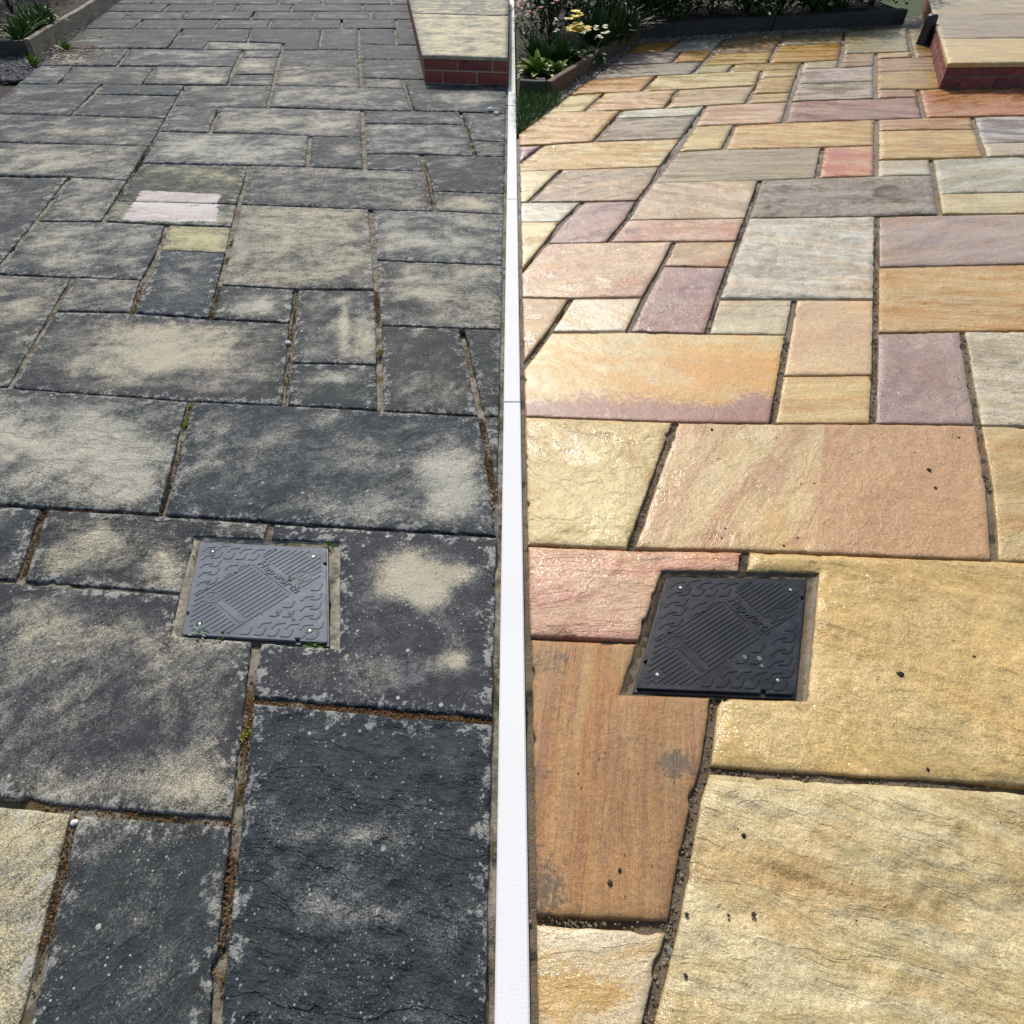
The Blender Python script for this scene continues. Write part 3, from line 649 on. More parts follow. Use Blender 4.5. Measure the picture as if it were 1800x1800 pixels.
# --- right paving: outline, base colour, vein colour, options
RR = [(1164, 1002), (1440, 1006.5), (1420, 1232), (1090, 1220)]
RS = [
 ([(830,1610),(927,1615),(1183,1630),(1153,1745),(1115,1900),(830,1900)], (228,212,178), (218,186,128), dict(ang=5, rel=.6, patch=[(1000,1740,140,45,.75)], C=(216,176,112))),
 ([(830,1116),(927,1120),(1121,1128),(1090,1220),(1256,1226),(1243,1330),(1239,1353),(1223,1412),(1190,1575),(1183,1630),(927,1615),(830,1610)], (190,152,104), (174,132,92),
    dict(ang=80, rel=.3, stretch=14, gloss=.05, rough=.62, spots=.9, srel=.5, C=(104,92,80), patch=[(960,1560,45,80,.60),(960,1160,55,35,.45),(1190,1345,45,28,.75),(1150,1625,30,10,.7),(1110,1300,30,40,.35),(950,1350,30,30,.4)])),
 ([(1240,1352),(1330,1359),(1746,1384),(1950,1396),(1950,1900),(1115,1900),(1153,1745),(1183,1630),(1223,1412)], (222,208,166), (204,182,134), dict(ang=-17, rel=1.9, srel=.75, stretch=4, gloss=.30, rough=.42, puddle=1, C=(204,186,138), patch=[(1510,1500,44,22,.75),(1580,1650,45,30,.75)])),
 ([(1311,969),(1746,986),(1950,994),(1950,1396),(1746,1384),(1330,1359),(1240,1352),(1243,1330),(1256,1226),(1420,1232),(1440,1006.5),(1305,1004)], (214,184,126), (226,198,142), dict(ang=-30, rel=1.3, srel=.8, stretch=2, gloss=.34, rough=.42, vein=.6)),
 ([(830,953),(927,958.5),(1105,966),(1311,969),(1305,1004),(1164,1002),(1121,1128),(927,1120),(830,1116)], (218,180,146), (212,164,138), dict(ang=3, rel=1.0, stretch=5)),
 ([(830,728),(927,732),(1187,742),(1108,965),(927,958.5),(830,953)], (230,211,160), (214,184,126), dict(ang=-25, rel=1.0, stretch=2, vein=.7)),
 ([(1187,742),(1330,744),(1533,744),(1720,747),(1740,860),(1750,987),(1330,970),(1108,965)], (226,200,152), (212,176,136), dict(ang=55, rel=.55, stretch=4, C=(202,160,120), half=((1448,745),(1432,972),.75), spots=.7)),
 ([(1720,747),(1950,752),(1950,994),(1750,987),(1740,860)], (214,194,148), (200,170,120), dict(ang=10, rel=.6)),
 ([(966,583),(1104,582),(1244,586),(1386,588),(1358,744),(1187,742),(927,732),(854,730),(927,634)], (224,182,120), (226,204,156), dict(ang=-10, rel=.3, stretch=2, rough=.48, gloss=.12, C=(166,128,122), patch=[(960,730,190,30,.80),(1200,728,170,24,.74),(1330,720,50,36,.66),(1080,692,160,16,.30)])),
 ([(830,519),(927,523),(1004,525),(966,583),(927,634),(854,730),(760,727)], (200,168,130), (216,190,150), dict(ang=10, rel=.6)),
 ([(1004,525),(1132,523),(1104,582),(966,583)], (226,198,152), (234,218,186), dict(ang=-40, rel=.4, stretch=2)),
 ([(1164,467),(1281,470),(1261,526),(1243,586),(1104,582),(1132,523)], (186,154,142), (172,140,130), dict(ang=5, rel=.7, C=(120,108,108), patch=[(1180,540,60,30,.33)], stretch=2)),
 ([(1261,526),(1397,526),(1386,588),(1243,586)], (200,184,152), (218,204,170), dict(ang=5, rel=.7)),
 ([(1397,526),(1540,526),(1539,658),(1373,660)], (216,182,142), (224,194,152), dict(ang=15, rel=.35, stretch=3)),
 ([(1373,660),(1539,658),(1535,744),(1358,744)], (226,200,146), (208,172,120), dict(ang=2, rel=.3, stretch=8, spots=.5)),
 ([(1540,585),(1692,582),(1720,747),(1535,744)], (188,164,150), (176,150,138), dict(ang=70, rel=.9, stretch=1.5)),
 ([(1692,582),(1950,580),(1950,752),(1720,747)], (190,174,140), (218,204,176), dict(ang=-10, rel=1.4)),
 ([(1541,470),(1746,464.5),(1950,460),(1950,580),(1692,582),(1540,585)], (216,184,132), (204,160,98), dict(ang=-6, rel=.9, stretch=6, gloss=.32)),
 ([(1541,380),(1746,376),(1950,372),(1950,460),(1541,470)], (192,172,154), (174,150,134), dict(ang=20, rel=.5, stretch=4, gloss=.25)),
 ([(1313,384),(1541,380),(1540,526),(1397,526),(1261,526),(1281,470)], (198,185,160), (222,214,194), dict(ang=-14, rel=1.9, srel=1.4, stretch=3.5, gloss=.3)),
 ([(1185,425),(1297,424),(1282,470),(1164,467)], (216,188,148), (198,162,126), dict(ang=20, rel=.7)),
 ([(959,428),(1068,426),(1185,425),(1164,467),(1132,523),(1004,525),(879,522)], (224,198,162), (214,178,148), dict(ang=20, rel=.7, stretch=4)),
 ([(800,388),(927,389),(988,389),(959,428),(879,522),(760,520)], (234,216,164), (222,194,136), dict(ang=0, rel=.3)),
 ([(1101,387),(1313,384),(1297,424),(1185,425),(1068,426)], (202,154,132), (216,184,154), dict(ang=4, rel=.9, C=(150,120,116), patch=[(1110,408,25,10,.6)])),
 ([(1024,354),(1122,352),(1101,387),(1068,426),(959,428),(988,389)], (188,154,140), (172,142,130), dict(ang=35, rel=.6, stretch=5)),
 ([(800,356),(927,355),(1024,354),(988,389),(800,391)], (228,222,202), (214,204,176), dict(ang=15, rel=.6)),
 ([(1147,320),(1336,317),(1313,384),(1101,387),(1122,352)], (214,192,158), (198,172,138), dict(ang=-25, rel=.8, stretch=5)),
 ([(987,298),(1162,292),(1147,320),(1122,352),(1024,354),(929,355)], (206,176,138), (166,146,122), dict(ang=22, rel=1.0, stretch=6)),
 ([(800,304),(927,300),(987,298),(929,355),(800,357)], (228,214,170), (216,196,146), dict(ang=0, rel=.4)),
 ([(954,255),(1043,249),(1199,243),(1162,292),(987,298),(893,302)], (206,166,96), (228,204,150), dict(ang=-3, rel=.9, stretch=6, gloss=.34)),
 ([(800,260),(954,255),(893,302),(800,304)], (188,158,152), (172,140,138), dict(ang=0, rel=.4)),
 ([(800,202),(959,197),(1093,194),(1043,249),(954,255),(800,260)], (196,146,80), (222,188,130), dict(ang=-3, rel=.9, stretch=6, gloss=.32)),
 ([(1081,208),(1228,203),(1199,243),(1043,249)], (180,164,134), (146,132,112), dict(ang=12, rel=.5, stretch=7)),
 ([(1093,194),(1240,186),(1228,203),(1081,208)], (222,218,196), (206,200,172), dict(ang=0, rel=.4)),
 ([(985,168),(1062,163),(1027,196),(940,199)], (224,208,152), (214,190,130), dict(ang=0, rel=.4)),
 ([(1062,163),(1192,158),(1169,190),(1093,194),(1027,196)], (196,154,100), (222,190,144), dict(ang=0, rel=.8, stretch=6)),
 ([(1192,158),(1330,150),(1311,182),(1240,186),(1169,190)], (190,162,116), (208,182,140), dict(ang=3, rel=.5, stretch=8)),
 ([(1010,141),(1154,133),(1128,161),(1062,163),(970,168)], (190,138,72), (206,164,104), dict(ang=0, rel=.5)),
 ([(1154,133),(1213,130),(1339,124),(1330,150),(1192,158),(1128,161)], (224,208,156), (208,184,124), dict(ang=2, rel=.6)),
 ([(1050,116),(1182,110),(1239,107),(1215,130),(1154,133),(1005,141)], (164,152,126), (136,126,112), dict(ang=10, rel=.8)),
 ([(1075,96),(1199,90),(1182,110),(1045,116)], (168,158,144), (142,126,118), dict(ang=4, rel=.6)),
 ([(1199,90),(1255,87),(1239,107),(1182,110)], (198,152,82), (212,172,108), dict(ang=4, rel=.4)),
 ([(1110,75),(1193,72),(1166,91),(1075,95)], (184,128,62), (200,150,88), dict(ang=4, rel=.4)),
 ([(1193,72),(1272,67),(1255,87),(1166,91)], (204,198,180), (182,174,152), dict(ang=4, rel=.4)),
 ([(1272,67),(1379,58),(1361,91),(1253,95)], (150,122,84), (170,142,100), dict(ang=10, rel=.5)),
 ([(1253,95),(1361,91),(1351,110),(1232,116)], (192,160,96), (206,178,116), dict(ang=4, rel=.5)),
 ([(1232,116),(1290,113),(1280,127),(1215,130)], (180,166,118), (196,182,136), dict(ang=4, rel=.3)),
 ([(1290,113),(1351,110),(1412,109),(1406,121),(1339,124),(1280,127)], (192,166,102), (176,150,92), dict(ang=2, rel=.3)),
 ([(1339,124),(1406,121),(1401,134),(1334,137)], (190,166,114), (206,184,132), dict(ang=2, rel=.4)),
 ([(1334,137),(1401,134),(1392,162),(1320,165)], (200,172,104), (184,150,84), dict(ang=6, rel=.5)),
 ([(1320,165),(1392,162),(1387,179),(1311,182)], (180,150,96), (198,170,116), dict(ang=3, rel=.5)),
 ([(1407,121),(1473,119),(1538,116),(1538,142),(1400,147)], (188,168,148), (210,196,180), dict(ang=4, rel=.8, gloss=.3)),
 ([(1400,147),(1538,142),(1539,173),(1389,178)], (138,116,82), (192,174,146), dict(ang=10, rel=.8, gloss=.32)),
 ([(1389,178),(1539,173),(1616,170),(1625,207),(1541,210),(1377,215)], (184,144,122), (150,110,86), dict(ang=-15, rel=.7, stretch=6)),
 ([(1240,186),(1311,182),(1387,179),(1377,215),(1292,219),(1219,222)], (222,192,152), (198,156,122), dict(ang=3, rel=.8)),
 ([(1219,222),(1292,219),(1271,262),(1190,266)], (206,176,112), (224,204,150), dict(ang=4, rel=.3)),
 ([(1292,219),(1377,215),(1541,210),(1540,256),(1446,259),(1271,262)], (226,198,138), (204,158,92), dict(ang=-6, rel=.8, stretch=6, gloss=.3)),
 ([(1190,266),(1271,262),(1446,259),(1436,313),(1336,317),(1147,320)], (182,168,134), (158,140,106), dict(ang=1, rel=.5, stretch=9)),
 ([(1446,259),(1540,256),(1540,310),(1436,313)], (216,170,124), (198,128,98), dict(ang=-12, rel=.3, stretch=3, C=(190,112,88), patch=[(1470,272,40,16,.6)])),
 ([(1336,317),(1436,313),(1540,310),(1642,307),(1653,376),(1541,380),(1313,384)], (172,160,140), (140,126,104), dict(ang=5, rel=1.7, stretch=3, gloss=.34, puddle=1, C=(112,84,38), patch=[(1380,333,20,9,.85),(1437,330,25,8,.8),(1562,338,34,11,.95),(1502,350,28,7,.75),(1462,350,14,7,.75),(1375,354,16,8,.8),(1530,322,18,5,.75),(1590,352,20,5,.7),(1350,366,10,5,.7)])),
 ([(1541,281),(1637,279),(1642,307),(1540,310)], (216,208,184), (198,186,158), dict(ang=4, rel=.6)),
 ([(1541,230),(1717,227),(1732,276),(1637,279),(1541,281)], (220,192,134), (194,150,84), dict(ang=2, rel=.5, stretch=8)),
 ([(1541,210),(1625,207),(1710,205),(1717,227),(1541,230)], (176,122,58), (204,166,116), dict(ang=0, rel=.5)),
 ([(1710,205),(1950,199),(1950,247),(1724,252)], (144,124,106), (196,186,174), dict(ang=-10, rel=.8)),
 ([(1724,252),(1950,247),(1950,271),(1732,276)], (192,178,144), (206,192,160), dict(ang=0, rel=.4)),
 ([(1637,279),(1732,276),(1950,271),(1950,334),(1647,341)], (186,176,144), (210,204,182), dict(ang=20, rel=1.0, gloss=.34)),
 ([(1647,341),(1950,334),(1950,372),(1746,376),(1653,376)], (206,186,134), (220,204,158), dict(ang=5, rel=.6, gloss=.3)),
 ([(1613,157),(1655,156),(1950,150),(1950,199),(1710,205),(1625,207),(1616,170)], (178,122,74), (202,152,108), dict(ang=25, rel=.5, gloss=.3)),
 ([(1539,157),(1613,157),(1616,170),(1539,173)], (192,162,122), (172,132,90), dict(ang=20, rel=.4)),
 ([(1540,93),(1603,91),(1607,100),(1540,103)], (182,152,108), (198,170,124), dict(ang=2, rel=.4)),
 ([(1540,103),(1607,100),(1665,98),(1668,123),(1539,126)], (164,134,100), (182,150,112), dict(ang=2, rel=.5)),
 ([(1539,126),(1668,123),(1668,156),(1613,157),(1539,157)], (192,162,92), (176,146,88), dict(ang=2, rel=.4)),
 ([(1481,94),(1540,93),(1538,116),(1473,119)], (166,142,108), (182,158,120), dict(ang=3, rel=.4)),
 ([(1412,109),(1477,105),(1473,119),(1407,121)], (192,182,144), (204,192,152), dict(ang=2, rel=.3)),
 ([(1369,80),(1482,75),(1477,105),(1412,109),(1351,110),(1361,91)], (198,156,80), (182,144,78), dict(ang=4, rel=.5)),
 ([(1379,58),(1484,54),(1482,75),(1369,80)], (170,158,126), (156,138,100), dict(ang=4, rel=.5)),
 ([(1484,54),(1595,50),(1603,91),(1540,93),(1481,94),(1482,75)], (182,160,104), (164,164,136), dict(ang=2, rel=.5, stretch=8)),
 ([(1595,50),(1650,48),(1665,98),(1607,100),(1603,91)], (150,126,82), (166,142,98), dict(ang=2, rel=.5)),
]
# plainer slabs carrying the pavings on past the edges of the view
for rows, xs, out in (((1900, 1396, 994, 752, 580, 460, 372, 334, 271, 247, 199, 150), (1950, 2330, 2760), 'R'), ):
    for ya, yb in zip(rows[:-1], rows[1:]):
        for xa, xb in zip(xs[:-1], xs[1:]):
            cA = random.choice(((216, 190, 146), (206, 176, 120), (190, 168, 148), (222, 202, 160), (196, 160, 110)))
            RS.append(([(xa, yb), (xb, yb), (xb, ya), (xa, ya)], cA, tuple(v - 18 for v in cA), dict(ang=random.uniform(-20, 20), rel=.7)))
fixedR = [Vector(tuple(gp(*q))[:2]) for q in RR + [(1121,1128),(1256,1226),(1305,1004)]]
KA = 0.75                                                       # photo brightness -> surface reflectance of wet stone
for i, (pp, A, B, op) in enumerate(RS):
    P = px_poly(pp); P = clip(P, (-1, 0), -SEAM - 0.004); P = clip(P, *R_EDGE)
    if len(P) < 3: continue
    P = ccw(P)
    if abs(area(P)) < 0.002: continue
    r = random.Random(500 + i)
    def lc(c, ds=-0.10):
        v = lin(c); g_ = .3 * v[0] + .55 * v[1] + .15 * v[2]; return tuple(max(0.01, (x * (1 - ds) + g_ * ds) * KA) for x in v)
    B = tuple(min(245, max(30, a_ + 1.35 * (b_ - a_))) for a_, b_ in zip(A, B))
    m = group_mat('clean sandstone', gc, dict(A=lc(A), B=lc(B), C=lc(op.get('C', B)), Seed=(r.uniform(-50, 50), r.uniform(-50, 50), r.uniform(-9, 9)), Ang=-math.radians(op.get('ang', 0)),
                  Vein=op.get('vein', .9), Stretch=float(op.get('stretch', 5)), Rough=op.get('rough', .40), Relief=op.get('srel', op.get('rel', .6)), Gloss=op.get('gloss', .22), Spots=op.get('spots', .25), Puddle=float(op.get('puddle', 0))))
    o = build_slab(inset(P, fixedR), m, bedR, 2000 + i * 7, op.get('rel', .6), math.radians(op.get('ang', 0)), 0.0, 0.04, op.get('patch', ()), None, half=op.get('half'), soft=1.3)
    if i == 8: o['label'] = 'orange slab with a purple speckled lower edge'
    if i == 11: o['label'] = 'mauve slab with grey flecks'
    if i == 15: o['label'] = 'plain mauve slab with a hairline crack'
    if i == 58: o['label'] = 'rough grey slab holding brown puddles'

# ------------------------------------------------------------------ white edging added for the blank gap between the two views
edg = empty('divider_strip', (0, 0.0, 0)); tag(edg, 'added narrow plain white edging laid between the black paving and the clean paving', 'divider')
yy = -0.02; k = 0
while yy < 12.3:
    L = 1.83; w = SEAM - 0.001; c = 0.003; zt = 0.004 + random.uniform(-.0015, .0015)
    y0, y1 = yy + 0.002, yy + L - 0.002; dx = random.uniform(-.0007, .0007)
    prof = [(-w, -0.07), (w, -0.07), (w, zt - c), (w - c, zt), (-w + c, zt), (-w, zt - c)]
    vs = [(p[0] + dx, y, p[1]) for y in (y0, y0 + c, y1 - c, y1) for p in [(q[0], q[1] - (c if (y in (y0, y1) and q[1] > 0) else 0)) for q in prof]]
    fs = [tuple(range(5, -1, -1)), tuple(range(18, 24))]
    for s_ in range(3):
        for j in range(6):
            a = s_ * 6 + j; b = s_ * 6 + (j + 1) % 6; fs.append((a, b, b + 6, a + 6))
    mesh_obj('divider_block', vs, fs, M['white'], edg, False, (0, (y0 + y1) / 2, 0))
    yy += L; k += 1

# ------------------------------------------------------------------ generic solids
def prism(poly, z0, z1, bev=0.0):
    "poly CCW list of (x,y); returns verts, faces with an optional chamfered top"
    n = len(poly); cx = sum(p[0] for p in poly) / n; cy = sum(p[1] for p in poly) / n
    vs = [(x, y, z0) for x, y in poly] + [(x, y, z1 - bev) for x, y in poly]
    fs = [tuple(range(n - 1, -1, -1))] + [(i, (i + 1) % n, n + (i + 1) % n, n + i) for i in range(n)]
    if bev > 0:
        for i in range(n):
            a, b, c = Vector(poly[i - 1]), Vector(poly[i]), Vector(poly[(i + 1) % n])
            d1, d2 = (b - a).normalized(), (c - b).normalized(); nn = Vector((-d1.y - d2.y, d1.x + d2.x)); nn = nn / max(nn.length, 1e-6)
            q = b + nn * bev * 1.2; vs.append((q.x, q.y, z1))
        fs += [(n + i, n + (i + 1) % n, 2 * n + (i + 1) % n, 2 * n + i) for i in range(n)] + [tuple(range(2 * n, 3 * n))]
    else: fs.append(tuple(range(n, 2 * n)))
    return vs, fs
def with_rnd(o, per_face_vals):
    at = o.data.attributes.new('rnd', 'FLOAT', 'FACE'); at.data.foreach_set('value', np.array(per_face_vals, dtype=np.float32))
class Leaves:
    "collects small folded blades / petals / shards into one mesh"
    def __init__(s): s.v = []; s.f = []; s.r = []
    def blade(s, p, d, L, w, bend=0.3, seg=3, r=None, up=Vector((0, 0, 1)), shape='strap', fold=0.0):
        p = Vector(p); d = Vector(d).normalized(); side = d.cross(up)
        if side.length < 1e-3: side = Vector((1, 0, 0))
        side.normalize(); base = len(s.v); r = random.random() if r is None else r
        for i in range(seg + 1):
            f = i / seg; c = p + d * (L * f) - up * (bend * L * f * f)
            ww = w * {'strap': (1 - f) ** 0.55 if f > .5 else 0.75 + .25 * f, 'broad': math.sin(math.pi * min(1, .12 + .88 * f)) ** .7, 'petal': .3 + .7 * math.sin(math.pi * .75 * f)}[shape]
            if i == seg and shape != 'petal': ww = w * 0.05
            nup = side.cross(d)
            s.v += [tuple(c - side * ww / 2), tuple(c - nup * fold * ww), tuple(c + side * ww / 2)]
        for i in range(seg):
            a = base + i * 3; s.f += [(a, a + 1, a + 4, a + 3), (a + 1, a + 2, a + 5, a + 4)]; s.r += [r, min(1, r + .08)]
    def rock(s, p, rad, r=None, flat=0.6):
        p = Vector(p); base = len(s.v); r = random.random() if r is None else r
        dirs = [(1, 0, 0), (0, 1, 0), (-1, 0, 0), (0, -1, 0)]
        a0 = random.random() * 6
        for k in range(5):
            a = a0 + k * 1.2566; q = rad * random.uniform(.7, 1.2); s.v.append((p.x + q * math.cos(a), p.y + q * math.sin(a), p.z + rad * flat * random.uniform(-.25, .25)))
        for k in range(5):
            a = a0 + k * 1.2566 + .6; q = rad * random.uniform(.35, .6); s.v.append((p.x + q * math.cos(a), p.y + q * math.sin(a), p.z + rad * flat * random.uniform(.65, 1.0)))
        s.v.append((p.x, p.y, p.z - rad * flat))
        for k in range(5):
            n = (k + 1) % 5
            s.f += [(base + k, base + n, base + 5 + k), (base + n, base + 5 + n, base + 5 + k), (base + n, base + k, base + 10)]; s.r += [r] * 3
        s.f.append(tuple(base + 5 + k for k in range(5))); s.r.append(r)
    def build(s, name, mat, parent=None, origin=None, smooth=False):
        o = mesh_obj(name, s.v, s.f, mat, parent, smooth, origin); with_rnd(o, s.r); return o
def rdir(elmin, elmax, azc=None, spread=math.pi):
    a = random.uniform(-spread, spread) + (azc or 0); e = math.radians(random.uniform(elmin, elmax))
    return Vector((math.cos(a) * math.cos(e), math.sin(a) * math.cos(e), math.sin(e)))

# ------------------------------------------------------------------ inspection covers
LIDL = [(351.3, 952.2), (573.5, 962.8), (574.5, 1129.5), (319.0, 1115.0)]
LIDR = [(1173.5, 1013.5), (1416.5, 1017.5), (1398.0, 1221.0), (1118.0, 1209.5)]
def homography(src):
    A, b = [], []
    for (x, y), (u, v) in zip(src, [(0, 1), (1, 1), (1, 0), (0, 0)]):
        A.append([x, y, 1, 0, 0, 0, -u * x, -u * y]); b.append(u); A.append([0, 0, 0, x, y, 1, -v * x, -v * y]); b.append(v)
    h = np.append(np.linalg.solve(np.array(A), np.array(b)), 1).reshape(3, 3)
    return lambda x, y: (lambda w: (w[0] / w[2], w[1] / w[2]))(h @ np.array([x, y, 1.0]))
hl = homography(LIDL)
def zoomL(x, y): return hl(290 + x / 5.625, 930 + y / 5.625)     # close-up of the left cover -> lid units
MA = [(380,215),(515,205),(620,225),(740,235),(865,240),(985,245),(365,297),(345,380),(330,465),(315,555),(295,640),(595,395),(720,395),(585,475),(920,970),(1055,977),(1190,985),(1332,992),(1345,706),(1340,802),(1335,897)]
MB = [(455,276),(580,285),(700,290),(820,296),(440,361),(425,441),(405,530),(1447,597),(1440,688),(1435,780),(1430,877),(1455,975),(1168,764),(1032,850),(1162,858),(740,1031),(875,1037),(1010,1047),(1145,1056),(1285,1066),(1400,1076)]
TA = [(0, 0), (.026, .040), (.040, .048), (.092, .060)]
TB = [(0, 0), (.045, -.001), (.062, .012), (.078, .066)]
def cover(name, corners, recess, lidmat, surmat, label, surlabel, dirt):
    C = [gp(x, y, 0.002) for x, y in corners]; TLc, TRc, BRc, BLc = C
    def uv(u, v, z=0.0):
        p = (BLc * (1 - u) + BRc * u) * (1 - v) + (TLc * (1 - u) + TRc * u) * v; return Vector((p.x, p.y, z))
    cen = uv(.5, .5, 0); root = empty(name, (cen.x, cen.y, -0.03)); tag(root, label, 'drain cover', 'drain covers set into the paving')
    size = (BRc - BLc).length
    # cement fillet between slabs and cover
    R = [gp(x, y) for x, y in [recess[3], recess[2], recess[1], recess[0]]]          # BL BR TR TL
    inn = [uv(-.018, -.028), uv(1.018, -.028), uv(1.018, 1.012), uv(-.012, 1.012)]
    vs, fs = [], []; ns = 28
    for i in range(4):
        for j in range(ns):
            f = j / ns
            for kk, (a, b, z) in enumerate([(R[i], R[(i + 1) % 4], -0.0035), (R[i], R[(i + 1) % 4], -0.009), (inn[i], inn[(i + 1) % 4], -0.012), (inn[i], inn[(i + 1) % 4], -0.028)]):
                p = a.lerp(b, f)
                if kk == 0: p = p + (p - cen) * 0.012
                if kk == 1: p = p.lerp(inn[i].lerp(inn[(i + 1) % 4], f), .18)
                zz = z + (random.uniform(-.0028, .0018) if kk in (1, 2) else 0)
                if kk in (1, 2): p = p + Vector((random.uniform(-.0016, .0016), random.uniform(-.0016, .0016), 0))
                vs.append((p.x, p.y, zz))
    n4 = 4 * ns
    for a in range(n4):
        b = (a + 1) % n4
        for k in range(3): fs.append((a * 4 + k, b * 4 + k, b * 4 + k + 1, a * 4 + k + 1))
    o = mesh_obj('cement_surround', vs, fs, surmat, root, True, (cen.x, cen.y, -0.03)); o['label'] = surlabel
    # frame
    def quad(e, eb=None):
        eb = e if eb is None else eb
        return [tuple(uv(-e, -eb))[:2], tuple(uv(1 + e, -eb))[:2], tuple(uv(1 + e, 1 + e))[:2], tuple(uv(-e, 1 + e))[:2]]
    vs, fs = prism(ccw(quad(.014, .022)), -0.03, -0.006, 0.002)
    mesh_obj('frame', vs, fs, M['frame_black'], root, False, (cen.x, cen.y, -0.03))
    # lid with four rim notches
    rim = []; nt_ = {0: (zoomL(220, 830), 3), 1: (zoomL(1310, 1085), 0), 2: (zoomL(1590, 340), 1), 3: (zoomL(585, 140), 2)}
    e = .004; cr = .022
    def corner(cx, cy, a0):
        return [(cx + cr * math.cos(math.radians(a0 + k * 30)), cy + cr * math.sin(math.radians(a0 + k * 30))) for k in range(4)]
    nu = [nt_[1][0][0], nt_[2][0][1], nt_[3][0][0], nt_[0][0][1]]
    nw, nd = .016, .022
    rim += corner(cr, cr, 180) + [(nu[0] - nw, 0), (nu[0] - nw, nd), (nu[0] + nw, nd), (nu[0] + nw, 0)]
    rim += corner(1 - cr, cr, 270) + [(1, nu[1] - nw), (1 - nd, nu[1] - nw), (1 - nd, nu[1] + nw), (1, nu[1] + nw)]
    rim += corner(1 - cr, 1 - cr, 0) + [(nu[2] + nw, 1), (nu[2] + nw, 1 - nd), (nu[2] - nw, 1 - nd), (nu[2] - nw, 1)]
    rim += corner(cr, 1 - cr, 90) + [(0, nu[3] + nw), (nd, nu[3] + nw), (nd, nu[3] - nw), (0, nu[3] - nw)]
    pts = [tuple(uv(*q))[:2] for q in rim]
    bm = bmesh.new(); z1, z0 = 0.0015, -0.012
    lo = [bm.verts.new((x, y, z0)) for x, y in pts]; hi = [bm.verts.new((x, y, z1)) for x, y in pts]
    for i in range(len(pts)): bm.faces.new((lo[i], lo[(i + 1) % len(pts)], hi[(i + 1) % len(pts)], hi[i]))
    top = bm.faces.new(hi); bm.normal_update()
    bmesh.ops.bevel(bm, geom=list(top.edges), offset=0.0013, segments=2, affect='EDGES', clamp_overlap=True)
    bmesh.ops.triangulate(bm, faces=[f for f in bm.faces if len(f.verts) > 4])
    bmesh.ops.translate(bm, verts=bm.verts, vec=(-cen.x, -cen.y, 0.03))
    me = bpy.data.meshes.new('lid'); bm.to_mesh(me); bm.free(); me.materials.append(lidmat)
    lid = bpy.data.objects.new('lid', me); COL.objects.link(lid); lid.parent = root
    ZT = z1
    def strip(nm, line, w, h=0.0016, mat=lidmat):
        "raised rib with sloped sides along a polyline in lid units"
        P = [uv(u, v) for u, v in line]; vs, fs = [], []; w *= size
        for i, p in enumerate(P):
            d = (P[min(i + 1, len(P) - 1)] - P[max(i - 1, 0)]).normalized(); s_ = Vector((-d.y, d.x, 0))
            for off, z in ((-.5, ZT - .0004), (-.26, ZT + h), (.26, ZT + h), (.5, ZT - .0004)):
                q = p + s_ * off * w; vs.append((q.x, q.y, z))
        for i in range(len(P) - 1):
            for k in range(3): a = i * 4 + k; fs.append((a, a + 1, a + 5, a + 4)[::-1])
        n = len(vs); fs += [(0, 1, 2, 3), (n - 1, n - 2, n - 3, n - 4)]
        c = P[len(P) // 2]
        return mesh_obj(nm, vs, fs, mat, lid, False, (c.x, c.y, ZT))
    def pq(p, q): return (q + p / 2, q - p / 2)
    m = .045
    def clipq(p, q0, q1):
        lo_, hi_ = abs(p) / 2 + m, 1 - m - abs(p) / 2; return max(q0, lo_), min(q1, hi_)
    rings = [(-.215, .277), (.17, .748)]
    screws = [zoomL(470, 218), zoomL(1465, 267), zoomL(340, 930), zoomL(1430, 1000)]
    def blocked(p, q):
        u, v = pq(p, q)
        for a, b in rings:
            cu, cv = pq(a, b)
            if math.hypot(u - cu, v - cv) < .066: return True
        return any(math.hypot(u - su, v - sv) < .040 for su, sv in screws)
    def rib(p, q0, q1):
        q0, q1 = clipq(p, q0, q1)
        if q1 - q0 < .03: return
        n = 40; run = []
        for i in range(n + 1):
            q = q0 + (q1 - q0) * i / n
            if blocked(p, q):
                if len(run) > 1 and run[-1] - run[0] > .02: strip('rib', [pq(p, run[0]), pq(p, run[-1])], .021)
                run = []
            else: run.append(q)
        if len(run) > 1 and run[-1] - run[0] > .02: strip('rib', [pq(p, run[0]), pq(p, run[-1])], .021)
    k = 0
    while k < 13:
        p = -.345 + k * .0515
        if p < -.14: rib(p, 0.0, .585)
        elif p > .255: rib(p, 0.0, .585)
        else: rib(p, .312, .585); rib(p, 0.0, .245)
        rib(p, .685, 1.0); k += 1
    strip('groove_bar', [pq(-.115, .277), pq(.245, .277)], .040, .0010)
    for a, b in rings:
        cu, cv = pq(a, b); strip('ring_mark', [(cu + .055 * math.cos(t_ * .3142), cv + .055 * math.sin(t_ * .3142)) for t_ in range(21)], .012, .0012)
        for off in (-.018, .018):
            L_ = .036; d = .7071; s_ = off
            strip('ring_bar', [(cu - L_ * d + s_ * d, cv - L_ * d - s_ * d), (cu + L_ * d + s_ * d, cv + L_ * d - s_ * d)], .009, .001)
    for q in MA:
        u, v = zoomL(*q)
        if not any(math.hypot(u + .045 - su, v + .03 - sv) < .035 for su, sv in screws): strip('tread_mark', [(u + a, v + b) for a, b in TA], .020)
    for q in MB:
        u, v = zoomL(*q)
        if not any(math.hypot(u + .045 - su, v + .03 - sv) < .035 for su, sv in screws): strip('tread_mark', [(u + a, v + b) for a, b in TB], .020)
    for k in range(17):
        u, v = pq(-.315 + k * .0362, .602); strip('raised_dot', [(u - .005, v + .005), (u + .005, v - .005)], .011, .0014)
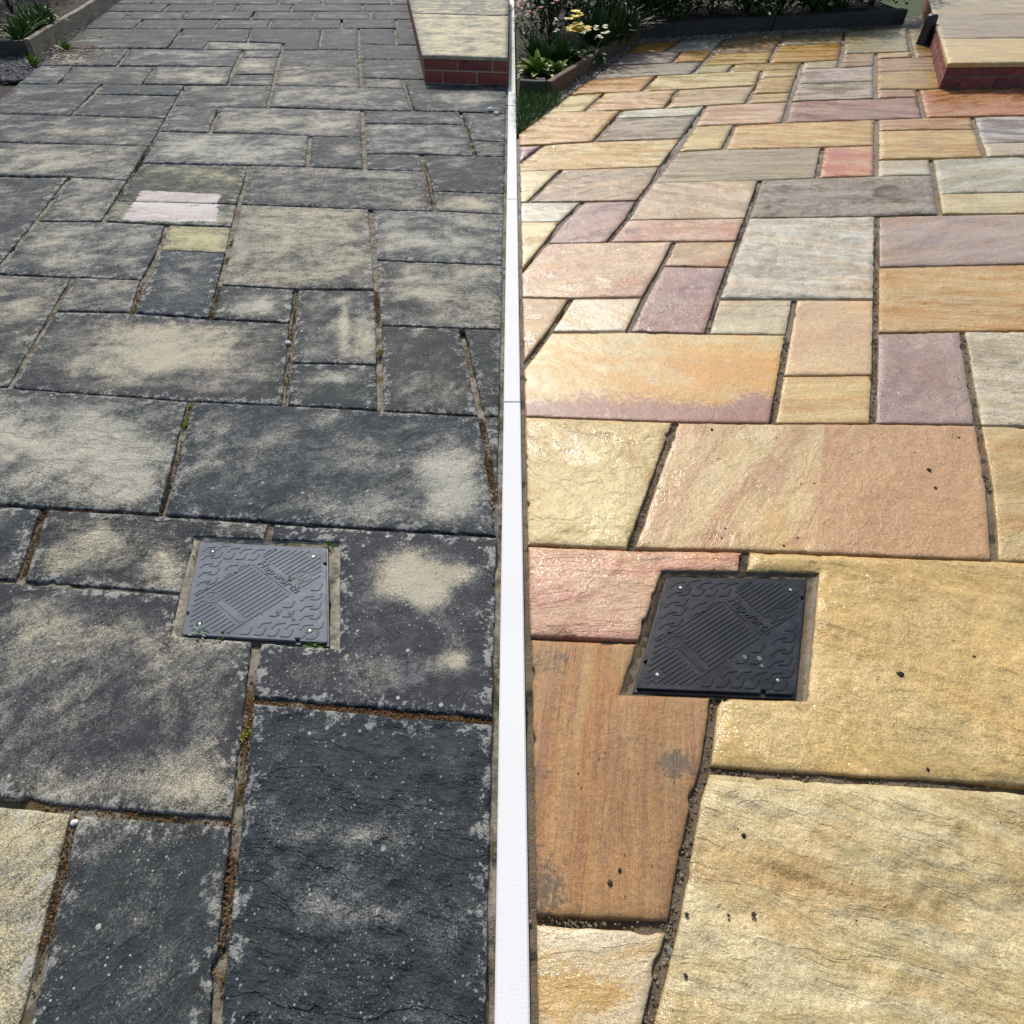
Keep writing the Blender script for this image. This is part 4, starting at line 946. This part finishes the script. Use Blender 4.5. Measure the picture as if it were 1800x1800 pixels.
    for su, sv in screws:
        c = uv(su, sv); r1 = .024 * size; n = 16; vs, fs = [], []
        for rr, z in ((r1, ZT + .0002), (r1 * .92, ZT + .0013), (r1 * .72, ZT + .0013), (r1 * .62, ZT + .0003)):
            vs += [(c.x + rr * math.cos(2 * math.pi * k / n), c.y + rr * math.sin(2 * math.pi * k / n), z) for k in range(n)]
        for s_ in range(3):
            for k in range(n): fs.append((s_ * n + k, s_ * n + (k + 1) % n, (s_ + 1) * n + (k + 1) % n, (s_ + 1) * n + k))
        fs.append(tuple(range(3 * n, 4 * n)))
        mesh_obj('screw_socket', vs, fs, M['frame_black'], lid, False, (c.x, c.y, ZT))
        vs = [(c.x, c.y, ZT + .0010)] + [(c.x + r1 * .40 * math.cos(2 * math.pi * k / n), c.y + r1 * .40 * math.sin(2 * math.pi * k / n), ZT + .0005) for k in range(n)]
        mesh_obj('screw', vs, [(0, 1 + k, 1 + (k + 1) % n) for k in range(n)], M['steel'], lid, True, (c.x, c.y, ZT))
    # raised maker's lettering
    cu = bpy.data.curves.new('lettering', 'FONT'); cu.body = 'Hepworth'; cu.extrude = 0.03; cu.offset = 0.012; cu.shear = 0.12; cu.space_character = 1.12; cu.resolution_u = 3
    to = bpy.data.objects.new('tmp', cu); COL.objects.link(to); bpy.context.view_layer.update()
    me = bpy.data.meshes.new_from_object(to.evaluated_get(bpy.context.evaluated_depsgraph_get())); bpy.data.objects.remove(to)
    xs = [v.co.x for v in me.vertices]; x0, x1 = min(xs), max(xs); Ltxt = .425; sc_ = Ltxt / (x1 - x0)
    o0 = uv(.5, .5, ZT); ou, ov = pq(-.30, .622)
    for v in me.vertices:
        a, b, z = (v.co.x - x0) * sc_, v.co.y * sc_ * 1.12, v.co.z
        q = uv(ou + (a + b) * .7071, ov + (-a + b) * .7071); v.co = (q.x - o0.x, q.y - o0.y, .0002 + (.0018 if z > 0 else 0))
    me.materials.append(lidmat); lo_ = bpy.data.objects.new('lettering', me); COL.objects.link(lo_); lo_.parent = lid; lo_.location = o0 - parent_world(lid)
    # pale smears of residue
    for (x, y, rr) in ((1110, 810, .016), (1240, 820, .022), (1270, 885, .014), (960, 835, .006)):
        u, v = zoomL(x, y); c = uv(u, v); n = 14; ring = []
        for k in range(n):
            a = 2 * math.pi * k / n; q = rr * size * random.uniform(.5, 1.15); ring.append((c.x + q * math.cos(a), c.y + q * math.sin(a), ZT + .0019))
        mesh_obj('residue_smear', [(c.x, c.y, ZT + .0024)] + ring, [(0, 1 + k, 1 + (k + 1) % n) for k in range(n)], M['sealant'], lid, True, (c.x, c.y, ZT))
    return root, uv
coverL, uvL = cover('inspection_cover', LIDL, RL, M['lid_old'], M['surround_old'], 'faded grey plastic drain cover with raised ribs set in the blackened slabs', 'pale lichened cement rim', True)
coverR, uvR = cover('inspection_cover', LIDR, RR, M['lid_new'], M['surround_new'], 'wet black plastic drain cover with raised ribs set in the clean slabs', 'damp brown cement rim', False)

# ------------------------------------------------------------------ brick steps
def brick_step(px_fl, px_fr, px_bl, ytop, ycop, xlim, depth, label, coping, bmats, mort):
    A = gp(*px_fl); e1 = gp(*px_fr) - A; e1.normalize(); e2 = gp(*px_bl) - A; e2.normalize()
    Ht = height_over(*px_fl, ytop); Hb = height_over(*px_fl, ycop)
    LL = lambda b: (xlim - A.x - e2.x * b) / e1.x
    L = LL(0)
    root = empty('brick_step', (A.x, A.y, 0)); tag(root, label, 'step', 'brick steps at the far end of the paving')
    def P(a, b): return A + e1 * a + e2 * b
    ins = 0.0045
    poly = [tuple(P(ins, ins))[:2], tuple(P(L - .001, ins))[:2], tuple(P(LL(depth) - .001, depth))[:2], tuple(P(ins, depth))[:2]]
    vs, fs = prism(ccw(poly), -0.035, Hb - 0.002); mesh_obj('mortar_core', vs, fs, mort, root, False, tuple(A))
    nc = 2; ch = Hb / nc; j = 0.011
    def bx(a0, a1, b0, b1, z0, z1):
        c = [P(a0, b0), P(a1, b0), P(a1, b1), P(a0, b1)]; vs, fs = prism(ccw([(q.x, q.y) for q in c]), z0, z1, 0.003)
        jz = [Vector((random.uniform(-.0015, .0015), random.uniform(-.0015, .0015), 0)) for _ in vs]
        vs = [tuple(Vector(v) + q) for v, q in zip(vs, jz)]
        mesh_obj('brick', vs, fs, random.choice(bmats), root, False, (sum(q.x for q in c) / 4, sum(q.y for q in c) / 4, (z0 + z1) / 2))
    for k in range(nc):
        z0, z1 = k * ch + (j if k else 0.004), (k + 1) * ch - (0 if k < nc - 1 else j * .5)
        bl = 0.265; a = 0.0; first = bl if k % 2 == nc % 2 - 0 and False else (bl if k == 1 else bl * .53)
        cur = 0.0; ln = first
        while cur < L - .02:
            e_ = min(cur + ln, L - .002); bx(cur, e_, 0.0, 0.1, z0, z1); cur = e_ + j; ln = bl
        cur = 0.1 + j; ln = bl * (.9 if k == 0 else .5)
        while cur < depth - .05:
            e_ = min(cur + ln, depth); bx(0.0, 0.1, cur, e_, z0, z1); cur = e_ + j; ln = bl
    b = -0.012
    for (dep, mat, rel, blobs, sd_) in coping:
        b1 = min(b + dep, depth + .02)
        a0 = -0.010; a1 = L - .001
        pl = [tuple(P(a0, b))[:2], tuple(P(LL(b) - .001, b))[:2], tuple(P(LL(b1) - .001, b1 - .008))[:2], tuple(P(a0, b1 - .008))[:2]]
        build_slab(ccw(pl), mat, root, sd_, rel, 0, Ht, Ht - Hb + .001, blobs, None, 'coping_slab'); b = b1
    return root, Ht
def wmat(tone, seed, A=(0.5, .45, .3)):
    r = random.Random(seed); return group_mat('weathered sandstone', gd, dict(A=A, G=(.075, .082, .088), Seed=(r.uniform(-50, 50), r.uniform(-50, 50), 0), Ang=0.0, Tone=tone, Stretch=4.0, Relief=.5, Dots=.5, Green=.1, Crust=.5))
def cmat(A, B, seed):
    r = random.Random(seed); return group_mat('clean sandstone', gc, dict(A=tuple(v * KA for v in lin(A)), B=tuple(v * KA for v in lin(B)), C=tuple(v * KA for v in lin(B)), Seed=(r.uniform(-50, 50), r.uniform(-50, 50), 0), Ang=0.0, Vein=.8, Stretch=5.0, Rough=.5, Relief=.5, Gloss=.2, Spots=.2, Puddle=0.0))
stepL, HL = brick_step((748, 146), (873, 150.5), (727, 54), 95.5, 102.0, -SEAM - .004, 4.2, 'red brick step with dull grey slab top beside the blackened paving',
    [(1.9, wmat(.62, 1), .5, [], 9001), (1.2, wmat(.45, 2), .5, [], 9002), (1.2, wmat(.45, 3), .5, [], 9003)], [M['brick'], M['brick'], M['brick_b']], M['brick_mortar'])
stepR, HR = brick_step((1650, 156), (1746, 155), (1628, 54), 111.5, 118.0, 7.2, 4.2, 'red brick step, shade toned into its bricks, with cream slab top beside the clean wet paving',
    [(1.05, cmat((222, 196, 136), (196, 160, 96), 1), .5, [], 9011), (1.3, cmat((176, 154, 118), (146, 128, 104), 2), .6, [], 9012), (1.9, cmat((190, 170, 130), (160, 140, 100), 3), .5, [], 9013)], [M['brick_b'], M['brick_b'], M['brick']], M['mort_new'])  # mostly darker bricks: shade on the front face put into their colour

# ------------------------------------------------------------------ black post foot beside the right step
def post():
    b = gp(1622, 78); root = empty('post', (b.x, b.y, 0)); tag(root, 'black tapered post foot standing on the slabs left of the dark brick step', 'post')
    def lathe(nm, prof, mat):
        n = 20; vs, fs = [], []
        for r_, z in prof: vs += [(b.x + r_ * math.cos(2 * math.pi * k / n), b.y + r_ * math.sin(2 * math.pi * k / n), z) for k in range(n)]
        for s_ in range(len(prof) - 1):
            for k in range(n): fs.append((s_ * n + k, s_ * n + (k + 1) % n, (s_ + 1) * n + (k + 1) % n, (s_ + 1) * n + k))
        fs.append(tuple(range((len(prof) - 1) * n, len(prof) * n)))
        mesh_obj(nm, vs, fs, mat, root, True, (b.x, b.y, 0))
    w = 11.5 * 6.3 / F; hp = height_over(1622, 78, 30)
    lathe('foot', [(w * 1.02, -.004), (w * 1.02, .012), (w * .98, .02), (w * .90, .10), (w * .80, .20), (w * .78, .22), (w * .60, .235)], M['black'])
    lathe('pole', [(w * .60, .22), (w * .58, hp - .02), (w * .52, hp), (w * .2, hp + .006)], M['black'])
post()

# ------------------------------------------------------------------ timber edged beds
def board(nm, a, b, h, th, mat, parent, z0=-0.05, side=-1):
    d = (b - a); d.z = 0; d.normalize(); n = Vector((-d.y, d.x, 0)) * (-side)
    seg = max(2, int((b - a).length / .25)); vs, fs = [], []
    for i in range(seg + 1):
        p = a.lerp(b, i / seg); wz = random.uniform(-.004, .004); wn = n * random.uniform(-.003, .003)
        for off, z in ((0, z0), (0, h - .006), (.006, h), (th - .006, h), (th, h - .006), (th, z0)): q = p + n * off + wn; vs.append((q.x, q.y, z + (wz if z > 0 else 0)))
    for i in range(seg):
        for k in range(6): A_, B_ = i * 6 + k, i * 6 + (k + 1) % 6; fs.append((A_, B_, B_ + 6, A_ + 6))
    fs += [tuple(range(6)), tuple(range(len(vs) - 1, len(vs) - 7, -1))]
    return mesh_obj(nm, vs, fs, mat, parent, False, tuple(a.lerp(b, .5)))
def soil_sheet(nm, poly, z, parent):
    xs = [p[0] for p in poly]; ys = [p[1] for p in poly]
    s = .07; gx, gy = np.meshgrid(np.arange(min(xs), max(xs) + s, s), np.arange(min(ys), max(ys) + s, s)); gx, gy = gx.ravel(), gy.ravel()
    k = inside(gx, gy, poly); gx, gy = gx[k], gy[k]
    ax = np.concatenate([[p[0] for p in poly], gx]); ay = np.concatenate([[p[1] for p in poly], gy])
    r = delaunay_2d_cdt([Vector((float(a), float(b))) for a, b in zip(ax, ay)], [], [list(range(len(poly)))], 1, 1e-5)
    v = np.array([tuple(q) for q in r[0]]); zz = z + (fbm(v[:, 0] * 5, v[:, 1] * 5, 3, 3) - .5) * .06
    return mesh_obj(nm, [(a, b, c) for (a, b), c in zip(v, zz)], r[2], M['soil'], parent, True, (poly[0][0], poly[0][1], z))

# left: weathered board, gravel at its foot
a0, a1 = gp(62.5, 98.5), gp(127.5, 55.5); dirL = (a1 - a0).normalized(); a2 = a1 + dirL * 5
hbL = height_over(62.5, 98.5, 69)
bedA = empty('raised_bed', (a0.x, a0.y, 0)); tag(bedA, 'raised bed edged with a pale weathered board beside the blackened paving', 'raised bed')
board('side_board', a0, a2, hbL, .05, M['timber_old'], bedA)
board('end_board', a0 + Vector((-.06, -.002, 0)), a0 + Vector((-2.2, -.1, 0)), hbL * .92, .05, M['timber_dark'], bedA, side=1)
soil_sheet('soil', ccw([(a0.x - .06, a0.y + .05), (a2.x - .06, a2.y), (a2.x - 3, a2.y), (a0.x - 2.2, a0.y + .05)]), hbL - .06, bedA)
# right: damp board, end board, dark sleepers at the far end
b0, b1 = gp(969, 169.5), gp(1079, 98); dirR = (b1 - b0).normalized(); b2 = gp(1108, 76)
hbR = height_over(969, 169.5, 142)
bedB = empty('raised_bed', (b0.x, b0.y, 0)); tag(bedB, 'raised flower bed edged with damp brown timber beside the clean paving', 'raised bed')
b2 = b0 + dirR * ((b2 - b0).length + .25)
board('side_board', b0, b2, hbR, .05, M['timber_new'], bedB)
board('end_board', b0 + Vector((-.052, .004, 0)), Vector((SEAM + .03, b0.y + .05, 0)), hbR * .95, .05, M['timber_dark'], bedB, side=1)
board('corner_post', b0 + Vector((-.05, .055, 0)), b0 + Vector((-.12, .06, 0)), hbR * .98, .06, M['timber_dark'], bedB, side=1)
c0, c1 = gp(1112, 68), gp(1500, 45)
soil_sheet('soil', ccw([(SEAM + .03, b0.y + .07), (b0.x - .06, b0.y + .06), (b2.x - .06, b2.y), (c0.x, c0.y + .1), (c0.x + .3, c0.y + 3.2), (SEAM + .03, c0.y + 3.2)]), hbR - .05, bedB)
bedC = empty('raised_bed', (c0.x, c0.y, 0)); tag(bedC, 'long dark sleeper edged bed across the far end of the clean paving', 'raised bed')
c1 = c0 + (c1 - c0) * 1.25
board('sleeper', c0, c0.lerp(c1, .49), .12, .11, M['timber_dark'], bedC); board('sleeper', c0.lerp(c1, .495), c1, .115, .11, M['timber_dark'], bedC)
soil_sheet('soil', ccw([(c0.x, c0.y + .1), (c1.x, c1.y + .1), (c1.x, c1.y + 3), (c0.x, c0.y + 3.2)]), .08, bedC)

# gravel and litter along the borders
def scatter_strip(nm, pa, pb, width, n, r0, r1, mat, side, z=-0.012, kind='stuff', label=None, cat=None):
    L = Leaves()
    d = (pb - pa); ln = d.length; d.normalize(); nn = Vector((-d.y, d.x, 0)) * side
    for _ in range(n):
        p = pa + d * random.random() * ln + nn * random.random() * width
        L.rock((p.x, p.y, z + random.uniform(-.004, .010)), random.uniform(r0, r1))
    o = L.build(nm, mat); tag(o, label, cat, None, kind); return o
e0, e1 = gp(995, 168.5), gp(1118, 76)
scatter_strip('gravel', gp(955, 200), e1, .34, 2600, .008, .026, M['gravel'], 1, -.02, label='brown gravel between the damp timber and the clean slabs', cat='gravel')
f0, f1 = gp(1110, 74), gp(1492, 53)
scatter_strip('gravel', f0, f1, .40, 3000, .008, .026, M['gravel'], 1, -.02, label='gravel strip in front of the dark sleepers', cat='gravel')
scatter_strip('gravel', gp(40, 137), gp(150, 47), .50, 4200, .008, .024, M['gravel_dark'], 1, -.02, label='dark gravel between the weathered board and the blackened slabs', cat='gravel')
sub = mesh_obj('path', [tuple(gp(860, 255) + Vector((0, 0, -.045))), tuple(gp(1130, 60) + Vector((0, 0, -.045))), tuple(gp(1060, 60) + Vector((0, 0, -.045))), tuple(gp(955, 172) + Vector((0, 0, -.045)))], [(0, 1, 2, 3)], M['soil']); tag(sub, kind='structure')
sub = mesh_obj('path', [tuple(gp(-200, 330) + Vector((0, 0, -.045))), tuple(gp(190, 20) + Vector((0, 0, -.045))), tuple(gp(60, 20) + Vector((0, 0, -.045))), tuple(gp(-300, 330) + Vector((0, 0, -.045)))], [(0, 1, 2, 3)], M['soil']); tag(sub, kind='structure')

# ------------------------------------------------------------------ plants
def plant(nm, px, z, label, cat, grp=None):
    b = gp(px[0], px[1], z); r = empty(nm, (b.x, b.y, z)); tag(r, label, cat, grp); return r, b
def rosette(nm, px, z, label, n, L, w, mat, el=(15, 70), shape='broad', bend=.5, flowers=None, cat='plant', grp=None):
    root, b = plant(nm, px, z, label, cat, grp); lv = Leaves()
    for _ in range(n):
        d = rdir(*el); lv.blade(b + Vector((d.x, d.y, 0)) * .02 * random.random(), d, L * random.uniform(.6, 1.1), w * random.uniform(.7, 1.2), bend * random.uniform(.5, 1.3), 4, shape=shape, fold=.18)
    lv.build('foliage', mat, root, b)
    if flowers:
        fm, n_f, hh, spread, ps = flowers; st = Leaves()
        for _ in range(n_f):
            tip = b + Vector((random.uniform(-spread, spread), random.uniform(-spread, spread), hh * random.uniform(.75, 1.1)))
            st.blade(b, tip - b, (tip - b).length, .008, 0, 2, shape='strap'); fl = Leaves()
            for h_ in range(random.randint(3, 5)):
                c = tip + Vector((random.uniform(-ps, ps), random.uniform(-ps, ps), random.uniform(-ps * .6, ps * .6)))
                for k in range(5):
                    a = k * 1.2566 + h_; fl.blade(c, Vector((math.cos(a), math.sin(a) - .25, .5)), ps * 1.1, ps * .9, .3, 2, shape='petal')
            fl.build('flower', fm, root, tip)
        st.build('stem', M['leaf_mid'], root, b)
    return root
ORD = ['first', 'second', 'third', 'fourth', 'fifth', 'sixth', 'seventh', 'eighth']
ZB = hbR - .045
rosette('leafy_plant', (946, 128), ZB, 'lime green broad leaved plant at the near corner of the flower bed', 46, .24, .075, M['leaf_lime'])
rosette('leafy_plant', (981, 127), ZB, 'smaller lime rosette against the damp timber board', 26, .16, .07, M['leaf_lime'])
rosette('primula', (1010, 108), ZB, 'primula with bright yellow flower heads behind the damp timber', 50, .20, .06, M['leaf_mid'], flowers=(M['yellow'], 6, .30, .09, .035), cat='flower')
rosette('primrose', (1040, 103), ZB, 'low primrose with small cream flowers near the far end of the board', 50, .17, .055, M['leaf_mid'], flowers=(M['cream'], 7, .20, .12, .022), cat='flower')
rosette('wallflower', (938, 104), ZB, 'upright plant with dull red flowers at the left of the bed', 60, .26, .03, M['leaf_mid'], (30, 85), 'strap', .2, (M['red'], 9, .42, .16, .022), 'flower')
rosette('leafy_plant', (985, 108), ZB, 'loose mid green plant between the red and yellow flowers', 90, .24, .035, M['leaf_mid'], (25, 85), 'broad', .3, (M['cream'], 5, .28, .12, .012))
rosette('leafy_plant', (962, 112), ZB, 'dark mid green plant below the red flowers', 70, .22, .03, M['leaf_mid'], (25, 85), 'broad', .3)
for k, (x, y) in enumerate(((1058, 88), (1082, 80), (1100, 72), (1040, 84), (1068, 72))):
    rosette('strap_leaf_clump', (x, y), ZB, ['dark strap leaf clump right behind the cream primrose', 'dark strap leaf clump at the far right end of the timber board', 'dark strap leaf clump in the corner where board and sleepers meet', 'dark strap leaf clump between the yellow primula and the primrose', 'dark strap leaf clump farthest back in the flower bed'][k], 60, .55, .028, M['leaf_dark'], (45, 86), 'strap', .45, grp='strap leaf clumps at the back of the flower bed')
def shrub(pos, R, Ht, label, n, mat, grp, lw=.05):
    root = empty('shrub', (pos[0], pos[1], pos[2])); tag(root, label, 'shrub', grp); lv = Leaves(); stx = Leaves()
    centres = [Vector((pos[0] + random.uniform(-R, R) * .7, pos[1] + random.uniform(-R, R) * .7, pos[2] + Ht * random.uniform(.25, .9))) for _ in range(14)]
    for c in centres: stx.blade((pos[0], pos[1], pos[2] - .02), c - Vector(pos), (c - Vector(pos)).length, .02, 0, 3)
    for _ in range(n):
        c = random.choice(centres) + Vector((random.gauss(0, R * .24), random.gauss(0, R * .24), random.gauss(0, Ht * .12)))
        c.z = max(c.z, pos[2] + .02)
        lv.blade(c, rdir(-20, 70), lw * random.uniform(1.1, 2.0), lw * random.uniform(.5, .8), .3, 2, shape='broad', fold=.15)
    lv.build('foliage', mat, root, pos); stx.build('stem', M['timber_dark'], root, pos)
for k, (x, y, R, h) in enumerate(((.35, 7.25, .34, .62), (.85, 7.7, .36, .7), (1.35, 8.2, .36, .75), (.4, 8.2, .4, .95), (1.0, 8.9, .5, 1.1))):
    shrub((x, y, ZB), R, h, ['low dark shrub just behind the red flowers', 'dark shrub behind the yellow primula', 'dark shrub behind the dark strap leaves', 'tall dark shrub farthest left in the flower bed', 'tallest dark shrub at the back of the flower bed'][k], 900, M['leaf_dark'], 'dark shrubs behind the flowers')
for k in range(8):
    f = (k + .5) / 8; p = c0.lerp(c1, f); shrub((p.x, p.y + .42 + random.uniform(0, .15), .08), .60, .5, ORD[k] + ' dark shrub from the left behind the long sleepers', 1500, M['leaf_dark'] if k % 3 else M['leaf_mid'], 'dark shrubs behind the sleepers', .06)
for k, (x, y) in enumerate(((48, 66), (70, 57), (90, 49), (58, 55), (36, 75), (78, 44))):
    rosette('strap_leaf_clump', (x, y), hbL - .05, ['strap leaf clump at the near end behind the weathered board', 'strap leaf clump in the middle behind the weathered board', 'strap leaf clump farther back along the weathered board', 'strap leaf clump a step back from the weathered board', 'leftmost strap leaf clump over the dark end board', 'farthest strap leaf clump behind the weathered board'][k], 46, .34, .035, M['leaf_mid'], (40, 86), 'strap', .5, grp='strap leaf clumps behind the weathered board')
for k in range(5):
    p = a0 + dirL * (.6 + k * 1.0) + Vector((-.9, .3, 0)); shrub((p.x, p.y, hbL - .05), .5, .8, ORD[k] + ' dark shrub, counted from the near end, behind the weathered board', 700, M['leaf_dark'], 'dark shrubs behind the weathered board')
# small weeds
def weed(px, z, label, n, L, w, mat, el=(20, 75), grp=None): rosette('weed', px, z, label, n, L, w, mat, el, 'broad', .35, None, 'weed', grp)
weed((118, 90), -.01, 'bright green weed sprouting from the dark gravel', 16, .13, .035, M['leaf_lime'], (40, 85))
weed((60, 118), -.01, 'green weed at the corner of the weathered board', 22, .16, .035, M['leaf_lime'], (40, 85))
weed((350, 1113), .002, 'pale grey green weed at the lower edge of the faded cover', 22, .019, .0045, M['leaf_grey'], (15, 80))
weed((392, 1119), -.002, 'reddish green seedling beside the pale weed', 11, .017, .006, M['leaf_mid'], (15, 70))
weed((577, 958), -.006, 'tiny bright green weed at the far corner of the faded cover', 16, .014, .005, M['leaf_lime'], (20, 80))
weed((548, 1131), -.004, 'small creeping green weed at the near right corner of the faded cover', 34, .020, .0045, M['leaf_mid'], (5, 60))
# lawn
def lawn():
    L = Leaves(); (nx, ny), c = R_EDGE; n = 0
    while n < 5200:
        x, y = random.uniform(SEAM + .02, 1.1), random.uniform(3.6, b0.y + .02)
        d = nx * x + ny * y - c
        if d < 0.01 or (x > b0.x + .05): continue
        L.blade((x, y, -.05), rdir(45, 88), random.uniform(.09, .20) * (1 if d < .4 else 1.2), random.uniform(.004, .008), random.uniform(.2, .7), 3); n += 1
    o = L.build('grass', M['grass']); tag(o, 'lush green grass beside the clean paving', 'grass', None, 'stuff')
lawn()

# ------------------------------------------------------------------ moss, litter and grit in the joints
def along(pts, dens, jit, z, L, r, shard=(.0016, .0048), rr=(0, 1)):
    for a, b in zip(pts[:-1], pts[1:]):
        A_, B_ = gp(*a), gp(*b); ln = (B_ - A_).length; d = (B_ - A_).normalized(); nn = Vector((-d.y, d.x, 0)); ph = random.random() * 9
        for _ in range(int(ln * dens)):
            f = random.random(); k = .5 + .5 * math.sin(f * ln * 23 + ph) * math.sin(f * ln * 9 + 2 * ph)
            if random.random() > k + .15: continue
            p = A_.lerp(B_, f) + nn * random.gauss(0, jit)
            s_ = random.uniform(*shard)
            if random.random() < .45: L.rock((p.x, p.y, z + random.uniform(-.002, .003)), s_ * .7, random.uniform(*rr), .8)
            else: L.blade((p.x, p.y, z), rdir(5, 60), s_ * 1.9, s_ * .5, .2, 1, random.uniform(*rr))
mo = Leaves()
for pts, dn in (([(440,1232),(640,1250),(873,1269)], 1900), ([(441,1195),(437,1232),(420,1400)], 900), ([(408,1490),(383,1745)], 700), ([(80,893),(280,905)], 800), ([(845,733),(858,810),(870,884)], 1300),
                ([(281,222),(248,285),(205,350)], 300), ([(661,510),(665,574)], 700), ([(521,508),(507,637)], 500), ([(386,500),(370,557)], 700), ([(250,494),(234,546)], 400), ([(130,1430),(90,1600),(57,1745)], 600),
                ([(54,1416),(136,1424),(414,1446)], 350), ([(668,571),(811,577),(873,579)], 500), ([(811,197),(836,272)], 300), ([(742,271),(762,369)], 250), ([(712,140),(727,194)], 250), ([(386,500),(521,508),(661,509)], 450), ([(335,707),(284,903)], 250), ([(77,893),(40,1010)], 700), ([(54,686),(335,705)], 350), ([(500,712),(846,731)], 350), ([(507,637),(501,710)], 300), ([(299,906),(476,919),(873,943)], 300)):
    along(pts, int(dn * 3.2), .0058, -.0080, mo, None)
cb = Leaves()
for pts, dn in (([(1243,1330),(1223,1412),(1190,1575),(1183,1630),(1153,1745),(1120,1880)], 900), ([(927,1615),(1183,1630)], 700), ([(1240,1352),(1330,1359),(1746,1384)], 700), ([(1187,742),(1108,965)], 700), ([(927,958),(1105,966),(1311,969),(1746,986)], 500), ([(1386,588),(1358,744)], 700), ([(1540,381),(1540,526),(1539,658),(1535,744)], 600), ([(1692,582),(1720,747),(1740,860)], 600), ([(1004,525),(966,583),(927,634)], 500), ([(1281,470),(1243,586)], 500), ([(1256,1226),(1243,1330)], 900), ([(927,732),(1187,742),(1533,744)], 300), ([(1162,292),(1101,387),(1068,426)], 350), ([(1336,317),(1313,384),(1281,470)], 350)):
    along(pts, dn, .0062, -.0110, cb, None, (.0018, .0060))
tag(cb.build('mortar_crumbs', M['crumb']), 'sandy crumbs of raked mortar lying in the joints of the clean paving', 'crumbs', None, 'stuff')
tag(mo.build('moss', M['moss']), 'brown moss and dry debris lodged in the joints of the blackened paving', 'moss', None, 'stuff')
mg = Leaves()
for (x, y, n, s_) in ((337, 712, 50, .012), (411, 425, 60, .018), (668, 618, 50, .012), (234, 545, 40, .012), (371, 550, 40, .012), (836, 268, 60, .02), (325, 745, 50, .010), (400, 455, 30, .012), (430, 1290, 40, .008)):
    c = gp(x, y)
    for _ in range(n): mg.rock((c.x + random.gauss(0, s_ * .6), c.y + random.gauss(0, s_), -.006 + random.uniform(0, .004)), random.uniform(.002, .0045), None, .9)
tag(mg.build('moss', M['moss_green']), 'cushions of yellow green moss in the joints of the blackened paving', 'moss', None, 'stuff')
li = Leaves()
for _ in range(150):
    x, y = random.uniform(60, 860), random.uniform(240, 1740); p = gp(x, y)
    li.blade((p.x, p.y, .004), Vector((random.uniform(-1, 1), random.uniform(-1, 1), .05)), random.uniform(.004, .014), random.uniform(.001, .0025), .1, 1)
for _ in range(260):
    x, y = random.gauss(130, 35), random.gauss(88, 12); p = gp(x, y); li.rock((p.x, p.y, .004), random.uniform(.006, .02), None, .3)
tag(li.build('leaf_litter', M['litter']), 'scattered dry needles and leaf litter on the blackened slabs', 'litter', None, 'stuff')
gt = Leaves()
for (x, y, rad) in ((1581,1185,.0065),(1675,1127,.004),(1711,1155,.0045),(1630,1354,.006),(1073,1552,.0055),(1307,1470,.0055),(1207,1608,.004),(1325,1608,.0055),(1280,1610,.0035),(1205,1716,.004),(1089,1530,.004),(1251,756,.006),(1364,772,.005),(1264,808,.004),(1633,827,.008),(1644,858,.005),(1684,770,.005),(1408,852,.004),(1431,851,.004),(1377,960,.005),(1402,946,.004),(1275,930,.004),(1268,946,.003),(1297,943,.003)):
    p = gp(x, y); gt.rock((p.x, p.y, .002), rad, None, .7)
for _ in range(130):
    x, y = random.uniform(930, 1790), random.uniform(500, 1780); p = gp(x, y); gt.rock((p.x, p.y, .002), random.uniform(.0008, .0022), None, .7)
tag(gt.build('grit', M['grit']), 'specks of dark grit scattered over the clean wet slabs', 'grit', None, 'stuff')
def pebble(px, rad, label, mat, nm='pebble', cat='pebble', z=0.0, flat=.75):
    p = gp(px[0], px[1], z); bm = bmesh.new(); bmesh.ops.create_icosphere(bm, subdivisions=2, radius=rad)
    for v in bm.verts: v.co = Vector((v.co.x * 1.25, v.co.y, v.co.z * flat)) * random.uniform(.86, 1.14)
    me = bpy.data.meshes.new(nm); bm.to_mesh(me); bm.free(); me.materials.append(mat); o = bpy.data.objects.new(nm, me); COL.objects.link(o)
    o.location = (p.x, p.y, z + rad * flat * .8); tag(o, label, cat)
pebble((507, 605), .010, 'white chip of stone in the joint below the small square slabs', M['pebble'], z=-.008)
pebble((862, 195), .018, 'white pebble near the edging in front of the brick step', M['pebble'])
pebble((873, 201), .014, 'smaller white pebble next to the one before the brick step', M['pebble'])
pebble((133, 1447), .006, 'pale chip wedged in the joint of the yellow foreground slab', M['pebble'], z=-.008)
pebble((1581, 1187), .007, 'single dark pebble right of the wet black cover', M['grit'])
lf = Leaves(); q = gp(509, 1018, .004)
for k in range(3): lf.blade((q.x, q.y, .004), rdir(10, 40), .008, .006, .3, 2, .2, shape='broad')
tag(lf.build('dry_leaf', M['litter'], None, tuple(q)), 'tiny red brown dry leaf lying on the faded cover', 'leaf')
